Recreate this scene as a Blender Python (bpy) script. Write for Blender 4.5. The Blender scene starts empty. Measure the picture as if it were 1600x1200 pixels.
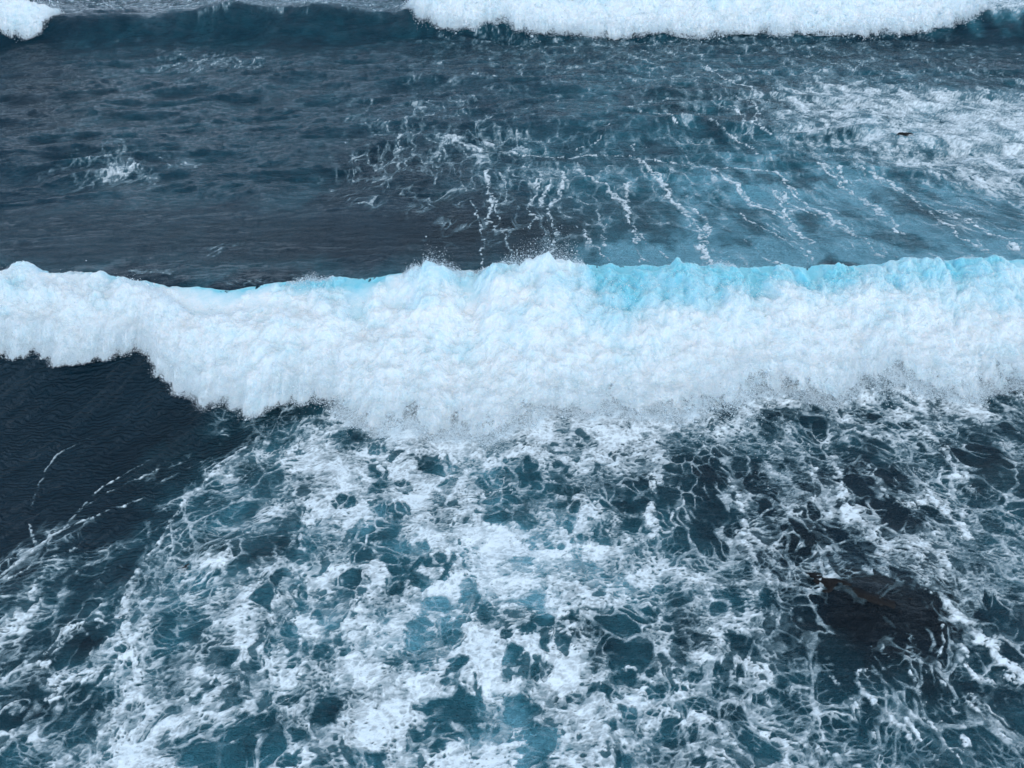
import bpy, math
import numpy as np

scene = bpy.context.scene
col = scene.collection

# ---------------------------------------------------------------- camera
cam_data = bpy.data.cameras.new("camera")
cam_data.sensor_width = 36.0
cam_data.lens = 36.0*1164/1600
cam_data.clip_start = 0.1
cam_data.clip_end = 20000
camera = bpy.data.objects.new("camera", cam_data)
camera.location = (0, 0, 12.0)
camera.rotation_euler = (math.radians(90-37), 0, 0)
col.objects.link(camera)
scene.camera = camera

# ---------------------------------------------------------------- sky, sun, exposure
SUN_EL, SUN_ROT = math.radians(58), math.radians(165)
world = bpy.data.worlds.new("World"); scene.world = world; world.use_nodes = True
wn = world.node_tree.nodes; wl = world.node_tree.links; wn.clear()
sky = wn.new('ShaderNodeTexSky'); sky.sky_type = 'NISHITA'; sky.sun_disc = False
sky.sun_elevation = SUN_EL; sky.sun_rotation = SUN_ROT
sky.air_density = 1.2; sky.dust_density = 3.0; sky.ozone_density = 1.5
hs = wn.new('ShaderNodeHueSaturation'); hs.inputs['Saturation'].default_value = 1.3
# broken cloud: brighter and darker banks over the blue
tc = wn.new('ShaderNodeTexCoord'); cn = wn.new('ShaderNodeTexNoise'); cn.inputs['Scale'].default_value = 2.6; cn.inputs['Detail'].default_value = 5
wl.new(tc.outputs['Generated'], cn.inputs['Vector'])
cr = wn.new('ShaderNodeMapRange'); cr.inputs['From Min'].default_value = .36; cr.inputs['From Max'].default_value = .64
wl.new(cn.outputs['Fac'], cr.inputs['Value'])
cc = wn.new('ShaderNodeMix'); cc.data_type = 'RGBA'; cc.inputs[6].default_value = (2.0, 3.7, 5.6, 1); cc.inputs[7].default_value = (7.6, 9.9, 12.6, 1)
wl.new(cr.outputs[0], cc.inputs[0])
# the cloud is thickest overhead and opens towards the horizon
sz = wn.new('ShaderNodeSeparateXYZ'); wl.new(tc.outputs['Generated'], sz.inputs[0])
zr = wn.new('ShaderNodeMapRange'); zr.inputs['From Min'].default_value = .15; zr.inputs['From Max'].default_value = .78
zr.inputs['To Min'].default_value = 1.5; zr.inputs['To Max'].default_value = .14
wl.new(sz.outputs['Z'], zr.inputs['Value'])
zm = wn.new('ShaderNodeVectorMath'); zm.operation = 'SCALE'; wl.new(cc.outputs[2], zm.inputs[0]); wl.new(zr.outputs[0], zm.inputs['Scale'])
cl = wn.new('ShaderNodeMix'); cl.data_type = 'RGBA'; cl.inputs[0].default_value = 0.86
wl.new(zm.outputs[0], cl.inputs[7]); wl.new(hs.outputs[0], cl.inputs[6])
bg = wn.new('ShaderNodeBackground'); bg.inputs['Strength'].default_value = 0.15
wo = wn.new('ShaderNodeOutputWorld')
wl.new(sky.outputs[0], hs.inputs['Color']); wl.new(cl.outputs[2], bg.inputs['Color']); wl.new(bg.outputs[0], wo.inputs['Surface'])
sun_data = bpy.data.lights.new("sun", 'SUN'); sun_data.energy = 1.2; sun_data.angle = math.radians(24); sun_data.color = (1.0, 0.98, 0.96)
sun = bpy.data.objects.new("sun", sun_data); col.objects.link(sun)
sun.rotation_euler = (math.radians(90)-SUN_EL, 0, math.radians(180)-SUN_ROT)
scene.view_settings.view_transform = 'Standard'; scene.view_settings.look = 'None'
scene.view_settings.exposure = 0.20; scene.view_settings.gamma = 1.0
scene.view_settings.use_curve_mapping = False
scene.cycles.transparent_max_bounces = 24
scene.cycles.max_bounces = 20
scene.cycles.diffuse_bounces = 14
scene.cycles.transmission_bounces = 14

# ---------------------------------------------------------------- numeric helpers
F = np.float32
_rs = np.random.RandomState(7)
_perm = np.concatenate([_rs.permutation(256)]*3).astype(np.int32)
_ga = _rs.rand(256)*2*np.pi
_gx = np.cos(_ga).astype(F); _gy = np.sin(_ga).astype(F)
_jx = _rs.rand(256).astype(F); _jy = _rs.rand(256).astype(F)

def smooth(a, b, x):
    t = np.clip((x-a)/(b-a), 0, 1)
    return t*t*(3-2*t)

def noise(x, y, seed=0):                       # gradient noise, about -0.7..0.7
    x = np.asarray(x, F); y = np.asarray(y, F)
    fx = np.floor(x); fy = np.floor(y)
    u = x-fx; v = y-fy
    ix = (fx.astype(np.int32)+seed*57) & 255; iy = (fy.astype(np.int32)+seed*131) & 255
    a = _perm[ix]; b = _perm[ix+1]
    def g(h, dx, dy): return _gx[h]*dx + _gy[h]*dy
    n00 = g(_perm[a+iy], u, v); n10 = g(_perm[b+iy], u-1, v)
    n01 = g(_perm[a+iy+1], u, v-1); n11 = g(_perm[b+iy+1], u-1, v-1)
    su = u*u*u*(u*(u*6-15)+10); sv = v*v*v*(v*(v*6-15)+10)
    p = n00+(n10-n00)*su; q = n01+(n11-n01)*su
    return p+(q-p)*sv

def fbm(x, y, octs=4, seed=0, gain=0.5):
    s = 0; a = 1.0
    for k in range(octs):
        s = s + a*noise(x*2**k, y*2**k, seed+k*3); a *= gain
    return s

def ridged(x, y, octs=3, seed=0, gain=0.5):    # 0..1-ish, sharp crests
    s = 0; a = 1.0; t = 0
    for k in range(octs):
        s = s + a*(1-2.2*np.abs(noise(x*2**k, y*2**k, seed+k*5))); t += a; a *= gain
    return np.clip(s/t, 0, 1)

def worley(x, y, seed=0):                      # F1, distance to the cell edge, random per cell, offset to its seed
    x = np.asarray(x, F); y = np.asarray(y, F)
    fx = np.floor(x); fy = np.floor(y)
    u = x-fx; v = y-fy
    ix = fx.astype(np.int32)+seed*41; iy = fy.astype(np.int32)+seed*77
    best = np.full(x.shape, 9, F); mx = np.zeros(x.shape, F); my = np.zeros(x.shape, F); hh = np.zeros(x.shape, np.int32)
    vec = []
    for j in (-1, 0, 1):
        for i in (-1, 0, 1):
            h = _perm[_perm[(ix+i) & 255]+((iy+j) & 255)]
            rx = i+_jx[h]-u; ry = j+_jy[h]-v
            d = rx*rx+ry*ry
            m = d < best
            best = np.where(m, d, best); mx = np.where(m, rx, mx); my = np.where(m, ry, my); hh = np.where(m, h, hh)
            vec.append((rx, ry))
    e = np.zeros(x.shape, F)                   # soft minimum: rounded cells, like bubbles
    for rx, ry in vec:
        dx = rx-mx; dy = ry-my
        L = dx*dx+dy*dy
        ok = L > 1e-5
        q = 0.5*((mx+rx)*dx+(my+ry)*dy)/np.sqrt(np.where(ok, L, 1))
        e += np.where(ok, np.exp(-13*np.clip(q, 0, 2)), 0)
    e = -np.log(e+1e-9)/13
    return np.sqrt(best), np.maximum(e, 0), hh.astype(F)/255.0, mx, my

def pl(x, xs, ys): return np.interp(x, xs, ys)

# ---------------------------------------------------------------- the shape of the sea
CAM_H = 12.0
def crest1(x):                                 # crest line of the near breaker
    return 19.3+pl(x, [-40, -16, -9, -3, 0, 6, 12, 20, 45], [-0.6, -0.1, -0.1, 0.1, 0.15, 0.1, 0.5, 1.0, 1.6])
def crest2(x):                                 # crest line of the outer breaker
    return 57.6+1.2*np.sin(x*0.06+0.6)+pl(x, [-60, -40, -20, 0, 40, 60], [-1.0, -.5, 1.2, 0.3, 0, 1.5])
def asym(d, sf, sb):                           # wave profile; d < 0 is the front (shore) side
    f = np.exp(-(np.minimum(d, 0)/sf)**2)
    b = 1/(1+(np.maximum(d, 0)/sb)**2)**1.3
    return np.where(d < 0, f, b)
def h_macro(x, y):
    h = 1.45*asym(y-crest1(x), pl(x, [-30, -9, -3, 30], [3.2, 3.2, 2.3, 2.3]), 6.5)
    h = h - 0.22*np.exp(-((y-crest1(x)+5.5)/2.5)**2)
    h = h + 1.55*(1+.16*np.sin(x*.31+1)+.10*np.sin(x*.83))*asym(y-crest2(x), 2.0, 7.0)
    r = 34.5+2.0*np.sin(x*0.11+1.0)+0.05*x
    h = h + 0.42*asym(y-r, 1.6, 5.0)*(0.6+0.4*np.sin(x*0.17+0.5))
    r = 44.5+1.6*np.sin(x*0.09+3.0)
    h = h + 0.25*asym(y-r, 1.8, 3.5)*(0.5+0.5*np.sin(x*0.13+2))
    r = 78+3*np.sin(x*0.05)
    h = h + 0.8*asym(y-r, 3, 9) + 1.2*asym(y-112, 4, 12)
    for cx, cy, w, a in MOUNDS:                # water heaped over shallow rock
        h = h + a*np.exp(-((x-cx)**2+((y-cy)*1.5)**2)/(w*w))
    return h
MOUNDS = [(6.9, 9.35, 0.95, 0.22), (-6.1, 10.2, 0.6, 0.12)]

# ---------------------------------------------------------------- foam: density D -> lace
def grid_lookup(g, x, y):                      # g = (x0, y0, step, array[rows, cols])
    x0, y0, st, a = g
    u = np.clip((x-x0)/st, 0, a.shape[1]-1.001); v = np.clip((y-y0)/st, 0, a.shape[0]-1.001)
    i = u.astype(np.int32); j = v.astype(np.int32); fu = u-i; fv = v-j
    return ((a[j, i]*(1-fu)+a[j, i+1]*fu)*(1-fv)+(a[j+1, i]*(1-fu)+a[j+1, i+1]*fu)*fv).astype(F)

def bilevel(gn, gf, x, y):
    w = smooth(18.6, 19.6, y)
    return grid_lookup(gn, x, y)*(1-w)+grid_lookup(gf, x, y)*w
def grid_of(x0, y0, st, s):
    return (x0, y0, st, np.array([[int(c) for c in r] for r in s.strip().split('\n')], F)/10)

def capsule_field(x, y, ropes, wx, wy):        # foam ropes: strength falls off from a polyline
    out = np.zeros(x.shape, F)
    for w, a, pts in ropes:
        P = np.array(pts, F); m = w*3.5
        sel = np.nonzero((x > P[:, 0].min()-m) & (x < P[:, 0].max()+m) & (y > P[:, 1].min()-m) & (y < P[:, 1].max()+m))
        if not len(sel[0]): continue
        b_ = smooth(18, 20, y[sel]); qx = x[sel]+wx[sel]*(w*1.2+.03+.09*b_); qy = y[sel]+wy[sel]*(w*1.2+.04+.16*b_)
        d = np.full(qx.shape, 9, F); back = b_.mean() > .5; thin = (not back) and P[:, 0].mean() < -6 and P[:, 1].mean() < 13.5
        w = w*(.7 if back else .55 if thin else .85)
        for k in range(len(P)-1):
            ax, ay = P[k]; bx, by = P[k+1]-P[k]
            t = np.clip(((qx-ax)*bx+(qy-ay)*by)/(bx*bx+by*by+1e-9), 0, 1)
            d = np.minimum(d, np.hypot(qx-ax-bx*t, qy-ay-by*t))
        rg = 1+1.7*fbm(x[sel]*4.5, y[sel]*4.5, 4, 43, .7)
        v = a*np.clip(rg, .5 if back else 0, 1.5)*(.8 if thin else 1)*np.exp(-(d/(w*(.75+.5*np.clip(rg, 0, 1.5))))**2)
        out[sel] = np.maximum(out[sel], v)
    return out

def blob_field(x, y, blobs, soft, wx=None, wy=None, warp=0.0):
    out = np.zeros(x.shape, F)
    for cx, cy, ax, ay, bx, by, am in blobs:
        m = 1.6*max(abs(ax)+abs(bx), abs(ay)+abs(by))
        sel = np.nonzero((abs(x-cx) < m) & (abs(y-cy) < m))
        if not len(sel[0]): continue
        qx = x[sel]-cx; qy = y[sel]-cy
        det = ax*by-ay*bx
        u = (qx*by-qy*bx)/det; v = (ax*qy-ay*qx)/det
        if wx is not None: u = u+wx[sel]*warp; v = v+wy[sel]*warp
        r = np.hypot(u, v)
        out[sel] = np.maximum(out[sel], am*(1-smooth(1-soft, 1+soft, r)))
    return out

def sea_fields(x, y):
    """foam amount, brightness of the foam, aeration and reef tint at plan positions"""
    x = x.astype(F); y0 = y.astype(F)
    back = smooth(18.4, 19.8, y0)
    # behind the near wave the foam is drawn out along the direction of travel
    tb = np.arange(19, 200, .25); td = .50+.28*smooth(26, 36, tb)
    y = np.where(y0 > 19, np.interp(y0, tb, 19+np.cumsum(td)*.25), y0).astype(F)
    dy = np.interp(y0, tb, td).astype(F)
    # cells stretched along lines that fan out from the wave
    r = np.hypot(x, 30-y); ph = np.arctan2(x, 30-y)
    fan = (x-4)*.9*np.clip(40/(np.maximum(62-y0, 1)), 1, 1.2)
    fx = np.where(back > .5, fan, ph*20); fy = np.where(back > .5, y*.8, -r/1.25)
    w1 = fbm(x*.55, y*.55, 3, 11); w2 = fbm(x*.55+9, y*.55+5, 3, 17)
    v1 = fbm(x*3, y*3, 3, 21); v2 = fbm(x*3+7, y*3, 3, 27)
    X = fx+w1*0.55+v1*0.05; Y = fy+w2*0.55+v2*0.05
    D = bilevel(FOAM_NEAR, FOAM_FAR, x+w1*.5, y0+w2*.7)
    patch = blob_field(x, y0, PATCHES, 0.5, w1, w2, 0.8)
    rope = capsule_field(x, y0, ROPES, v1+w1, v2+w2)
    aer = bilevel(AER_NEAR, AER_FAR, x+w1*1.3, y0+w2*2.0)
    # clear-water cells of three sizes open up where the foam is thin
    far = smooth(24, 50, y0)
    sc = 1-0.45*far                             # far away only the larger cells can be told apart
    sb = (1.25-.15*back)*(1-.2*far); sm = (2.7-.5*back)*(1-.2*far)
    _, eb, hb, bx, by = worley(X*sb, Y*sb, 3)
    _, em, hm, mx, my = worley(X*sm+v1*.12, Y*sm+v2*.12, 5)
    _, es, hs, sx, sy = worley((x+w1*.5)*5.6*sc+v1*.35, (y+w2*.5)*8.2*sc+v2*.35, 8)
    _, et, ht, _, _ = worley((x+w2*.4)*11*sc+v2*.5, (y+w1*.4)*17*sc+v1*.5, 9)
    n0 = fbm(x*1.1+3, y*1.1, 4, 31); n1 = fbm(x*5, y*9, 4, 37, .6)
    n2 = fbm(x*16, y*30, 3, 51, .6)*(1-.7*far)
    # authored clear places, snapped to whole cells so that their outline is made of bubbles
    gx = r/20; gy = 1.25
    H0 = blob_field(x, y, HOLES, 0.25, w2+v1*.4, w1+v2*.4, 0.35)
    Hm = blob_field(x+mx/sm*gx, y+my/sm*gy, HOLES, 0.25)
    Hs = blob_field(x+sx/5.6, y+sy/8.2, HOLES, 0.25)
    base = D + 0.32*n0*smooth(.0, .3, D+rope) + patch + rope*(0.95+.80*back) + .04*n1 - .205 - .17*back + .14*back*smooth(.5, .75, D) - .14*back*smooth(.55, .30, D) - .12*back*smooth(28, 23, y0)*smooth(-4, 0, x) - .09*smooth(2, 7, x)*(1-back)
    tn = np.interp(x, TOE_NEAR[0], TOE_NEAR[1])
    wash = np.exp(-np.clip(tn-.1-y0+.3*w1, 0, 9)/.42)*smooth(-6.5, -4, x)*(1-back)   # fresh wash right in front of the breaker
    base = base+.38*wash
    hk = 0.55+0.45*np.clip(D, 0, 1)
    def opened(K, e, h, k0, k1, m0, m1, soft):
        q = K+(h-.5)*k1-k0
        m = m0+(m1-m0)*smooth(-.35, .42, q)
        return smooth(m-soft*.25, m+soft, e+.02*v1+.008*n2)
    ob = opened(base-hk*H0, eb, hb, .08, .35, .02, .62, .035)
    om = opened(base-hk*Hm, em, hm, .30, .55, .03, .60, .06)
    os_ = opened(base-hk*(.4*Hs+.6*H0), es, hs, .34, .60, .06, .62, .14)
    ot = opened(base-hk*H0, et, ht, .36, .80, .08, .62, .2)
    base = base+.10*back*(n0+.4*w2)
    K = base-hk*(.5*H0+.5*Hm)
    hole = Hm
    aer = np.clip(aer*(1.15+.7*w2+.5*n0)-.06*(1-back)-.15*Hm*(hm-.35)*(1-back), 0, 1)
    aer = np.clip(aer*(1+.3*back*smooth(-2, 3, x)), 0, 1)
    clear = 1-(1-ob)*(1-om)*(1-os_*(1-.3*back))*(1-.75*ot*(1-back))
    a = 1-clear
    zone = smooth(.04+.08*back, .26+.10*back, D+patch*1.5+rope*1.6+.3*n0*smooth(0, .2, D))
    wall = smooth(-.35, .1, K)                   # walls thin out in clear places
    body = smooth(.10, .50, K)
    a = a*zone*(0.50*wall+0.50*body)*(1-.85*smooth(.88, 1.0, H0)*smooth(.3, .0, rope))
    # threads left across the open cells
    thr = smooth(.062, .015, em+.01*v1)*smooth(-.22, .12, n0+.3*w1)*smooth(-.85, -.2, K)*(.6+.6*hm)*(1-.45*back)
    thr = np.maximum(thr, smooth(.045, .012, eb+.02*v1)*smooth(-.3, .1, w2+v2*.5))
    thr2 = smooth(.10, .02, es+.015*v2)*smooth(-.1, .25, v1*.6+w2)*smooth(-.6, .1, K)
    keep = 1-.8*smooth(.93, 1.0, H0)
    a = np.maximum(a, zone*keep*np.maximum(.75*thr, .5*thr2*(1-.85*back)))
    a = np.maximum(a, zone*(.17-.05*back)*smooth(-.1, .5, K+.3*n1))
    # bright curled ridges and thin milky places inside the foam
    st = ridged(x*1.2+w1*1.6+v1*.50, y*2.6+w2*1.6+v2*.60, 4, 61, .55)
    st2 = ridged(x*3.4+w2*2+v2*.7, y*6.2+w1*2+v1*.7, 3, 71, .6)
    rim = smooth(.22, .0, np.minimum(em*1.1, es))
    body2 = smooth(.25, .85, K+.25*n0)
    br = .30+.26*body2+.42*smooth(.55, 1.0, st)+.38*smooth(.55, 1.0, st2)+.26*rim*smooth(-.1, .3, n0+v1)+.09*n2+.20*n1+.16*w1
    thick = a*np.clip(br-.08*back, 0.22, 1.1)*(1-.15*back)
    T = K
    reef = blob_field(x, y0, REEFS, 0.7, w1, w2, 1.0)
    return np.clip(thick, 0, 1), T, aer, reef
FOAM_NEAR = grid_of(-14, 4, 0.5, '''
555555555555555567765555776667876665554455555555555555555
555555555555555567665556776667876665555445555555555555555
555555555555555677665556776667876665555445555555555555555
555555555555555677665556776667876665555445555555555555555
555555555555555677665567776667876666555444455555555555555
444444444444456677766667876777876666665444444444444444444
444444444444555667666678887778876666665433333444444444444
555555555555554556667778888888876666665332233455555555555
555555555544445545677887788888776666665311134555555555555
555555555543455555677777788887766666666311124655555555555
444444444433455556667777788887766666666433334666555555555
333333333333445556666677788888887776665545677666666666666
111111112222234455666667778888887765444555566666666666666
000000001221123445566666777888887654334456655555566666666
000000001110123445667777787777776543334556655455555555555
000000000000123445677777887766665543234555655445544444444
000000000000123345678888887656665544324555555554444333333
000000000001123345788888887655666554323565544555444333333
000000000000112456788777776656666665433455555555554444444
000000000000013456787766666666666665433455555555555555555
000000000000012445666666666666666666544455555555555555555
000000000000012333455666666666666666555555555555556655555
000000000000012233345666666666666666655555555555556665555
000000000000112333445666666666666666655555555555555555555
000000000000123334455666666666666666655555555555555555555
000000000000123344455666666666666666655555555555555555555
000000000000123344455666666666666666655555555555555555555
000000000001123344456666666666666666655555555555555555555
000000000001223344456666666666666666665555555555555555555
000000000001233344556666666666666666665555555555555555555
000000000001233344556666666666666666665555555555555555555
000000000011233444556666666666666666665555555555555555555
000000000012233444556666666666666666665555555555555555555''')
FOAM_FAR = grid_of(-55, 18, 1.5, '''
11111111111111111111111111111111001111112223345555555555555555555555555555
11111111111111111111111111111111001111112223334555555555555555555555555555
00000000000000000000000000000110001111112312222444444444444444444444444444
00000000000000000000000000000110001122222323322355555555555555555555555555
00000000000000000000000000000100011223333433433356666666666666666666666666
00000000000000000000000000000100112233344444433456666666667777777777777777
00000000000000000000000001110001233234444444433456777777777777777777777777
00000000000000000000000012221001233345544444433457788888888888888888888888
00000000000000000000000123421001344345544444544467888888888888888888888888
00000000000000000000000123321001234555443334445677888888888888888888888888
00000000000000000000000122111011234554432233455677888888888888888888888888
00000000000000000000001111001111234544332233456677888888888888888888888888
00000000000000000000000111110111234432222233456777899999999999999999999999
00000000000000000000000111110012334332222233456777889999999999999999999999
00000000000000000000000011111112233322222334456788888888888888888888888888
00000000000000000000000001111112223322222334456788888888888888888887777788
00000000000000000000000011111111222222222334455677777766666666666666666666
00000000000000000000111111111111122222222334444566655554444444334444444444
00000000000000000001111111111111122222223334444456544443333333333333333333
00000000000000000011111232211111122223333344333445544443322222222222222222
00000000000000000011112333221111122233333444333344444433322222222222222222
00000000000000000111112332211111122233333444333334444433322222222222222222
00000000000000000111112322111111122233333444433333443333222222222222222222
00000000000000000011112211110111122233333444444444333332222111111111111111
00000000000000000011111110000011122233333444444444333322211111111111111111
00000000100010000001000000000011122233333444444444433322211111111111111111
11210002332333211110002210000000001245555555555555555554321112577666652124
22320013333333322332245554454422433456788899877999988888788877788878876677
32321013333333322333445555554444333456788899999999988888888887888888877777
33332123333333333334445555554444333456778899999999988888888888888888887777
33333233333333333344445555554444334456778899999999998888888888888888887777
33333333333333333344445555554443334556778899999999998888888888888888887778
22223332223333333444555555554433334556778899999999999888888888888888888888
22222222222333344455555555554333334556778899999999999888888888888888888888
22222222223333444455555555544333334556778889999999999888888888888888888888
22222222223333444555555555544333334556778889999999999888888888888888888888
22222222233334444555555555544333334556778889999999999988888888888888888888
22222222233334444555555555544333334556778889999999999988888888888888888888
22222222233344445555555555544333334556778889999999999988888888888888888888
22222222333344445555555555443333334556778889999999999998888888888888888888
22222222333444455555555555443333334556778889999999999998888888888888888888
22222223333444455555555555443333334566778889999999999998888888888888888888
22222233333444455555555555443333334566778889999999999999888888888888888888
22222233334444555555555555443333334566778889999999999999888888888888888888
22222333334444555555555555443333334566778888999999999999888888888888888888
22222333344445555555555554433333334566778888999999999999988888888888888888
22223333344445555555555554433333334566778888999999999999988888888888888888
22223333444445555555555554433333344566777888999999999999988888888888888888
22233333444455555555555554433333344566777888999999999999988888888888888888''')
AER_NEAR = grid_of(-14, 4, 1, '''
33333333455566655434433333333
33333334555566655434433333333
33333334555566665433443333333
33333334444566654433333333333
33333345445566654433101333333
22222334445567876542111233333
00001233445567876531111345555
00001123445666765432111234444
00001123445555554322111123333
00000123445555544332222223333
00000123444555544333333333333
00000012233444443333322222222
00000011123333333333222222222
00000011223333333333222222222
00000011223333333333222222222
00000111223333333333222222222
00000111223333333333222222222''')
AER_FAR = grid_of(-55, 18, 1.5, '''
44444444444444444444444444444334445545799999999999999999999999999999999999
33333333333333333333333333333223334444699999999999999999999999999999999999
11111111111111111111111111111111100112467766556777777777777777777777777777
11111111111111111111111111111111100011345555555555555555555555555555555555
11111111111111111111111111111111100011344555555555555555555555555555555555
11111111111111111111111111111111100112234555555555555555554444444444444444
11111111111111111111111111222222111122334556655554444444444444444444444444
11111111111111111111111112222222111223344556665554444444444444444444444444
11111111111111111111111112222222111233344455655554444444444444444444444444
11111111111111111111111122222222112233333344444444444444444444444444444444
11111111111111111111111122222222112233333334444444444444444444444444444444
11111111111111111111111222222222222223333333344444444444444444444444444444
11111111111111111111111222222222222222233333333444444444444444444444444444
11111111111111111111112222222222222222233333333344444444444444444444444444
11111111111111111111112222222222222222233333333334444444444444444444444444
11111111111111111111122222222222222222233333333333344444444443333333333333
11111111111111111111122222222222222222233333333333333333333333333333333333
11111111111111111111222222222222222222223333333333333333333333333333333333
11111111111111111111222222222222222222223333333333333333333333333333333333
11111111111111111112222222222222222222222333333333333333333332222222222222
11111111111111111112222222222222222222222333333333222222222222222222222222
11111111111111111122222222222222222222222223333322222222222222222222222222
11111111111111111122222222222222222222222222222222222222222222222222222222
11111111111111111222222222222222222222222222222222222222222221111111111111
11111111111111111222222222222222222222222222222222222111111111111111111111
11111111111111111122222222222222222222222222222222221111111111222222221111
11111111111111111111222222222222222333333333333333333333333333444444443333
11111111111111111111122222222222233344444444444455455554444444455545544444
11111111111111111111122222222222233344444455544555555554444444555555554444
11111111111111111111222222222222233344444455555555555555445444555555554444
11111111111111111111222222222222333344444455555555555555455544555555554445
11111111111111111111222222222222333344444455555555555555555545555555554445
11111111111111111111222222222222333344444555555555555555555555555555555555
11111111111111111111222222222222333444444555555555555555555555555555555555
11111111111111111112222222222222333444444555555555555555555555555555555555
11111111111111111112222222222222333444444555555555555555555555555555555555
11111111111111111112222222222222333444444555555555555555555555555555555555
11111111111111111122222222222222333444444555555555555555555555555555555555
11111111111111111122222222222223333444444555555555555555555555555555555555
11111111111111111122222222222223333444444555555555555555555555555555555555
11111111111111111222222222222223333444444555555555555555555555555555555555
11111111111111111222222222222223333444444555555555555555555555555555555555
11111111111111111222222222222223333444444555555555555555555555555555555555
11111111111111112222222222222223333444444555555555555555555555555555555555
11111111111111112222222222222223333444444555555555555555555555555555555555
11111111111111112222222222222223333444444555555555555555555555555555555555
11111111111111122222222222222223333444444455555555555555555555555555555555
11111111111111122222222222222233333444444455555555555555555555555555555555
11111111111111122222222222222233333444444455555555555555555555555555555555''')
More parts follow.
